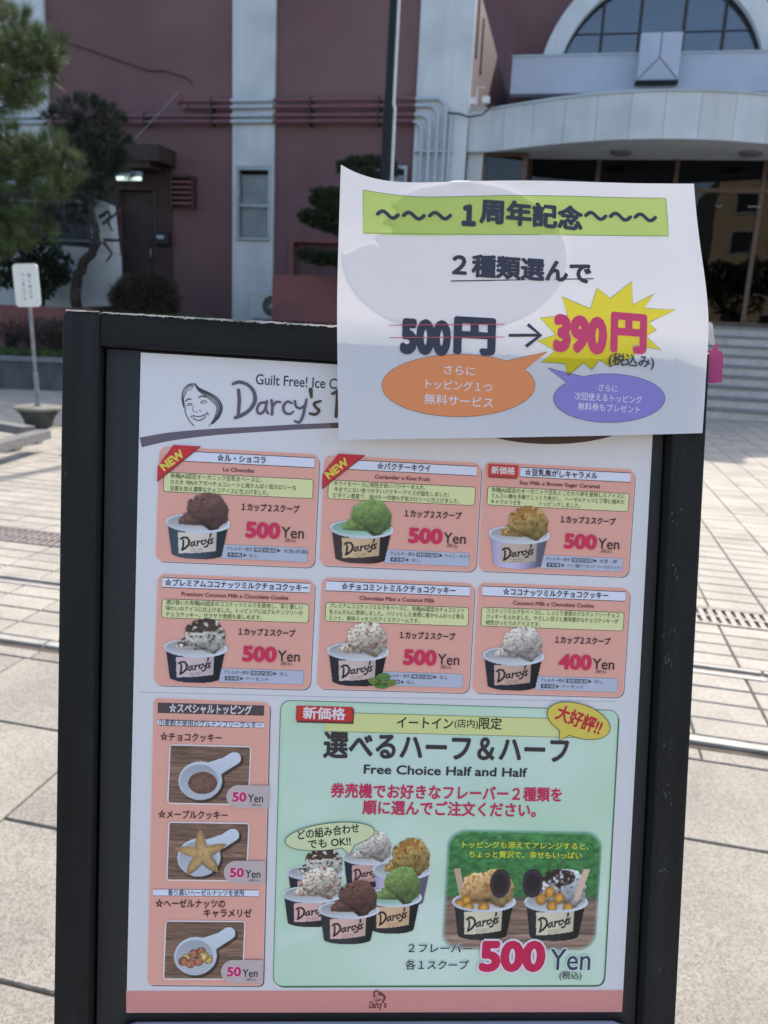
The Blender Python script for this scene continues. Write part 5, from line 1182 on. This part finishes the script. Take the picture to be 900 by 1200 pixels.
for c_, z, bd in (((220,236,230), 1, .05), ((66,66,84), 3, .006)): s.text('Yen', 644-(z == 1)*1, 691.5+(z == 1)*1, 1122.5, 25.5, c_, z, bold=bd, latin=True)
s.text('(税込)', 655, 681, 1142, 8.6, (60,60,72), 3, bold=.01); s.build('price_lettering', gp, lift=L0+.0014)
# footer
s = Sheet(pp); s.poly([(147.9,1161),(730,1160),(729,1185.8),(148,1186.8)], (226,150,140), 1); s.ribbon([(147.9,1161),(730,1160)], .0004, (240,200,200), 2, joints=False)
face(s, lambda x, y: (433.5+x*.066, 1154.5+y*.066), .75, (120,60,60)); s.text('Darcy', 432.5, 448, 1177, 8, (110,48,50), 4, bold=.03, latin=True, shear=.1); s.text("'s", 448.5, 453, 1176.5, 8, (110,48,50), 4, bold=.03, latin=True)
s.build('footer_band', PO, lift=L0)

# ------------------------------------------------------------------ the anniversary notice hanging over the corner
th = radians(7.8); UP = -V_*cos(th)-N_*sin(th); NN = np.cross(U_, UP); ON = O_B-V_*.030+N_*.0150
MN = frame(ON, U_, UP, NN)
def npx(x, y):
    r = ray(x, y); s = ((ON-CAM)@NN)/(r@NN); P = CAM+r*s-ON; return (P@U_, P@UP)
c00 = npx(397,515); c11 = npx(813,210)
def bend(x, y):
    xr = (np.asarray(x)-c00[0])/(c11[0]-c00[0]); yr = (np.asarray(y)-c00[1])/(c11[1]-c00[1])
    xr = np.clip(xr, -.1, 1.1); yr = np.clip(yr, -.1, 1.15)
    return (.0035*np.sin(pi*np.clip(xr, 0, 1))*(.4+.6*yr)+.011*np.clip(1-xr/.22, 0, 1.4)**2*np.clip((yr-.25)/.75, 0, 1)
            +.0035*np.clip((xr-.85)/.15, 0, 1)**2*np.sin(pi*np.clip(yr, 0, 1))+.0012*np.sin(xr*9+yr*4)*yr+.0008*np.sin(yr*11-xr*5)
            +.0009*(fbm(xr*13+yr*3, yr*9-xr*2, 5, 2)-.5)*(.35+1.3*np.clip(1-xr/.25, 0, 1)))
NO = empty('anniversary_notice', mw=MN, label='white paper notice with green banner and yellow starburst hung over the sign corner', cat='paper notice')
def poly_at(P, t):
    P = np.array(P, float); d = np.r_[0, np.cumsum(np.hypot(*np.diff(P, axis=0).T))]; d /= d[-1]
    return np.array([np.interp(t, d, P[:, 0]), np.interp(t, d, P[:, 1])])
def cat(P):
    Q = []
    for i in range(len(P)-1):
        p0, p1, p2, p3 = [np.array(P[j], float) for j in (max(i-1,0), i, i+1, min(i+2,len(P)-1))]
        for k in range(8): t = k/8; Q.append(.5*((2*p1)+(-p0+p2)*t+(2*p0-5*p1+4*p2-p3)*t*t+(-p0+3*p1-3*p2+p3)*t**3))
    Q.append(np.array(P[-1], float)); return Q
top_e = cat([(399,202),(420,208.5),(450,213.5),(500,215),(600,215.3),(700,215.2),(813,215.5)])
bot_e = [(397,515.3),(560,513.5),(700,511),(822,508)]
lef_e = cat([(399,202),(396.3,290),(395,360),(395.6,440),(397,515.3)])
rig_e = cat([(813,215.5),(818.5,282),(825.5,345),(828.3,385),(826.8,430),(822,508)])
nu, nv = 120, 90; V = []
for j in range(nv+1):
    t = j/nv; l_ = poly_at(lef_e, t); r2 = poly_at(rig_e, t)
    for i in range(nu+1):
        s_ = i/nu; tp0 = poly_at(top_e, s_); bt0 = poly_at(bot_e, s_)
        p = (1-t)*tp0+t*bt0+(1-s_)*l_+s_*r2-((1-s_)*(1-t)*np.array(top_e[0])+s_*(1-t)*np.array(top_e[-1])+(1-s_)*t*np.array(bot_e[0])+s_*t*np.array(bot_e[-1]))
        a_ = npx(*p); V.append((a_[0], a_[1], float(bend(a_[0], a_[1]))))
idx = np.arange((nu+1)*(nv+1)).reshape(nv+1, nu+1)
Fq = np.stack([idx[1:, :-1], idx[1:, 1:], idx[:-1, 1:], idx[:-1, :-1]], -1).reshape(-1, 4)
pa = np_mesh('paper', V, Fq, M_NOTICE, None, NO); pa.data.polygons.foreach_set('use_smooth', [True]*len(pa.data.polygons))
# added sheet behind it, shaped to block the sun as the grey oval
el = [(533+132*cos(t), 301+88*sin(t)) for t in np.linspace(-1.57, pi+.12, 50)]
jag = [(404,300),(411,296),(423,289),(440,284),(448,290),(440,278),(446,271),(462,272),(459,263),(449,262),(452,255),(462,252),(466,245),(459,240),(468,232),(476,226),(492,219)]
s = Sheet(npx, bend=bend); s.grid = .012; s.poly(el+jag, (236,238,246), 0)
s.build('oval_shade_sheet', NO, M_SHADEP, lift=-.0012)
def nsheet(): s = Sheet(npx, bend=bend); s.grid = .006; return s
s = nsheet(); GQ = cat([(425,227.3),(470,231),(520,232.8),(620,232.8),(700,232.5),(780,232.4)]); GQ = [tuple(p) for p in GQ]+[(782,255),(783.8,276.9),(600,277.3),(425,276.9)]
s.poly(GQ, (222,240,172), 1); s.build('green_banner', NO, FILT, lift=.0003)
s = nsheet(); s.ribbon(GQ+[GQ[0]], .0004, (96,120,84), 1, joints=False); INKD = (66,64,74)
def wave(x0, x1, y, w_, S_, z): S_.ribbon([(x0+(x1-x0)*t, y-3.4*sin(2*pi*t)*1.1) for t in np.linspace(0, 1, 17)], w_, INKD, z)
for i in range(3): wave(442+i*30.5, 466+i*30.5, 254+i*.3, .0030, s, 2); wave(685+i*29.5, 709+i*29.5, 254.5+i*.2, .0030, s, 2)
s.text('１', 540, 557, 255.5, 25, INKD, 2, bold=.085); s.text('周年記念', 561, 682, 255.5, 25, INKD, 2, bold=.048)
s.text('２種類選んで', 530, 692, 317.4, 24, INKD, 2, bold=.045); s.ribbon([(528,330),(694,328.5)], .0009, INKD, 5, joints=False)
s.text('500', 469, 528, 395, 37, INKD, 2, bold=.075, latin=True); s.text('円', 531, 580, 395, 41, INKD, 2, bold=.058)
s.ribbon([(595,394.5),(630,394.5)], .0024, INKD, 3, joints=False); s.ribbon([(617,382),(632,394.5),(615,407.5)], .0028, INKD, 5, joints=False)
s.text('(税込み)', 712, 766, 423.5, 13.4, INKD, 8, bold=.022); s.build('black_lettering', NO, lift=.0006)
s = nsheet(); s.ribbon([(456,382),(590,381.5)], .0006, (214,96,110), 1, joints=False); s.ribbon([(456,396.5),(590,396.5)], .0006, (214,96,110), 1, joints=False); s.build('strike_lines', NO, lift=.0010)
s = nsheet(); B5 = [(632,3),(635,150),(770,80),(708,170),(905,180),(738,258),(785,303),(722,345),(820,428),(690,405),(640,398),(648,470),(495,530),(430,490),(385,552),(330,510),(235,590),(215,515),(68,505),(155,435),(42,375),(155,338),(60,233),(230,220),(193,103),(370,177),(412,48),(495,112)]
B5 = [(620+x/5.294, 330+y/5.294) for x, y in B5]
s.poly(B5, (250,242,120), 1); s.build('starburst', NO, FILT, lift=.0003)
s = nsheet(); s.ribbon(B5+[B5[0]], .0004, (80,96,110), 1, joints=False)
s.text('390', 647, 710, 392.5, 38, (226,72,110), 2, bold=.078, latin=True); s.text('円', 714, 757, 391.5, 43, (226,72,110), 2, bold=.06); s.build('sale_price', NO, lift=.0006)
for nm, args, lines_ in (('orange_bubble', (536.9,452.5,89.4,36.2,0,(-52,-31),(640,413.5),(240,146,88),1,(150,100,80),.0004), (('さらに',520,556,435.5,10.6),('トッピング１つ',498.5,576,453.2,10.8),('無料サービス',497,577.5,470.7,11.4))),
                         ('purple_bubble', (713.5,467,65.2,28.3,0,(-140,-118),(640.4,432),(146,132,196),1,(90,84,130),.0004), (('さらに',701,723,455.6,8),('次回使えるトッピング',673,752,467,8.6),('無料券もプレゼント',677,749.5,478.7,8.6)))):
    s = nsheet(); bubble(s, *args)
    for (t_, a_, b_, y_, h_) in lines_: s.text(t_, a_, b_, y_, h_, (238,228,232), 4, bold=.006)
    s.build(nm, NO, lift=.0003)
# clear tape holding the notice
TAPE = glass_material('clear tape', .08, (.99,.99,.99))
for (x, y) in ((540,218),(618,217)):
    q = MB(); c_ = npx(x, y); q.box(c_[0]-.012, c_[0]+.012, c_[1]-.003, c_[1]+.002, float(bend(*c_))+.0004, float(bend(*c_))+.0005); q.build('tape', TAPE, NO)

bpy.context.view_layer.update()
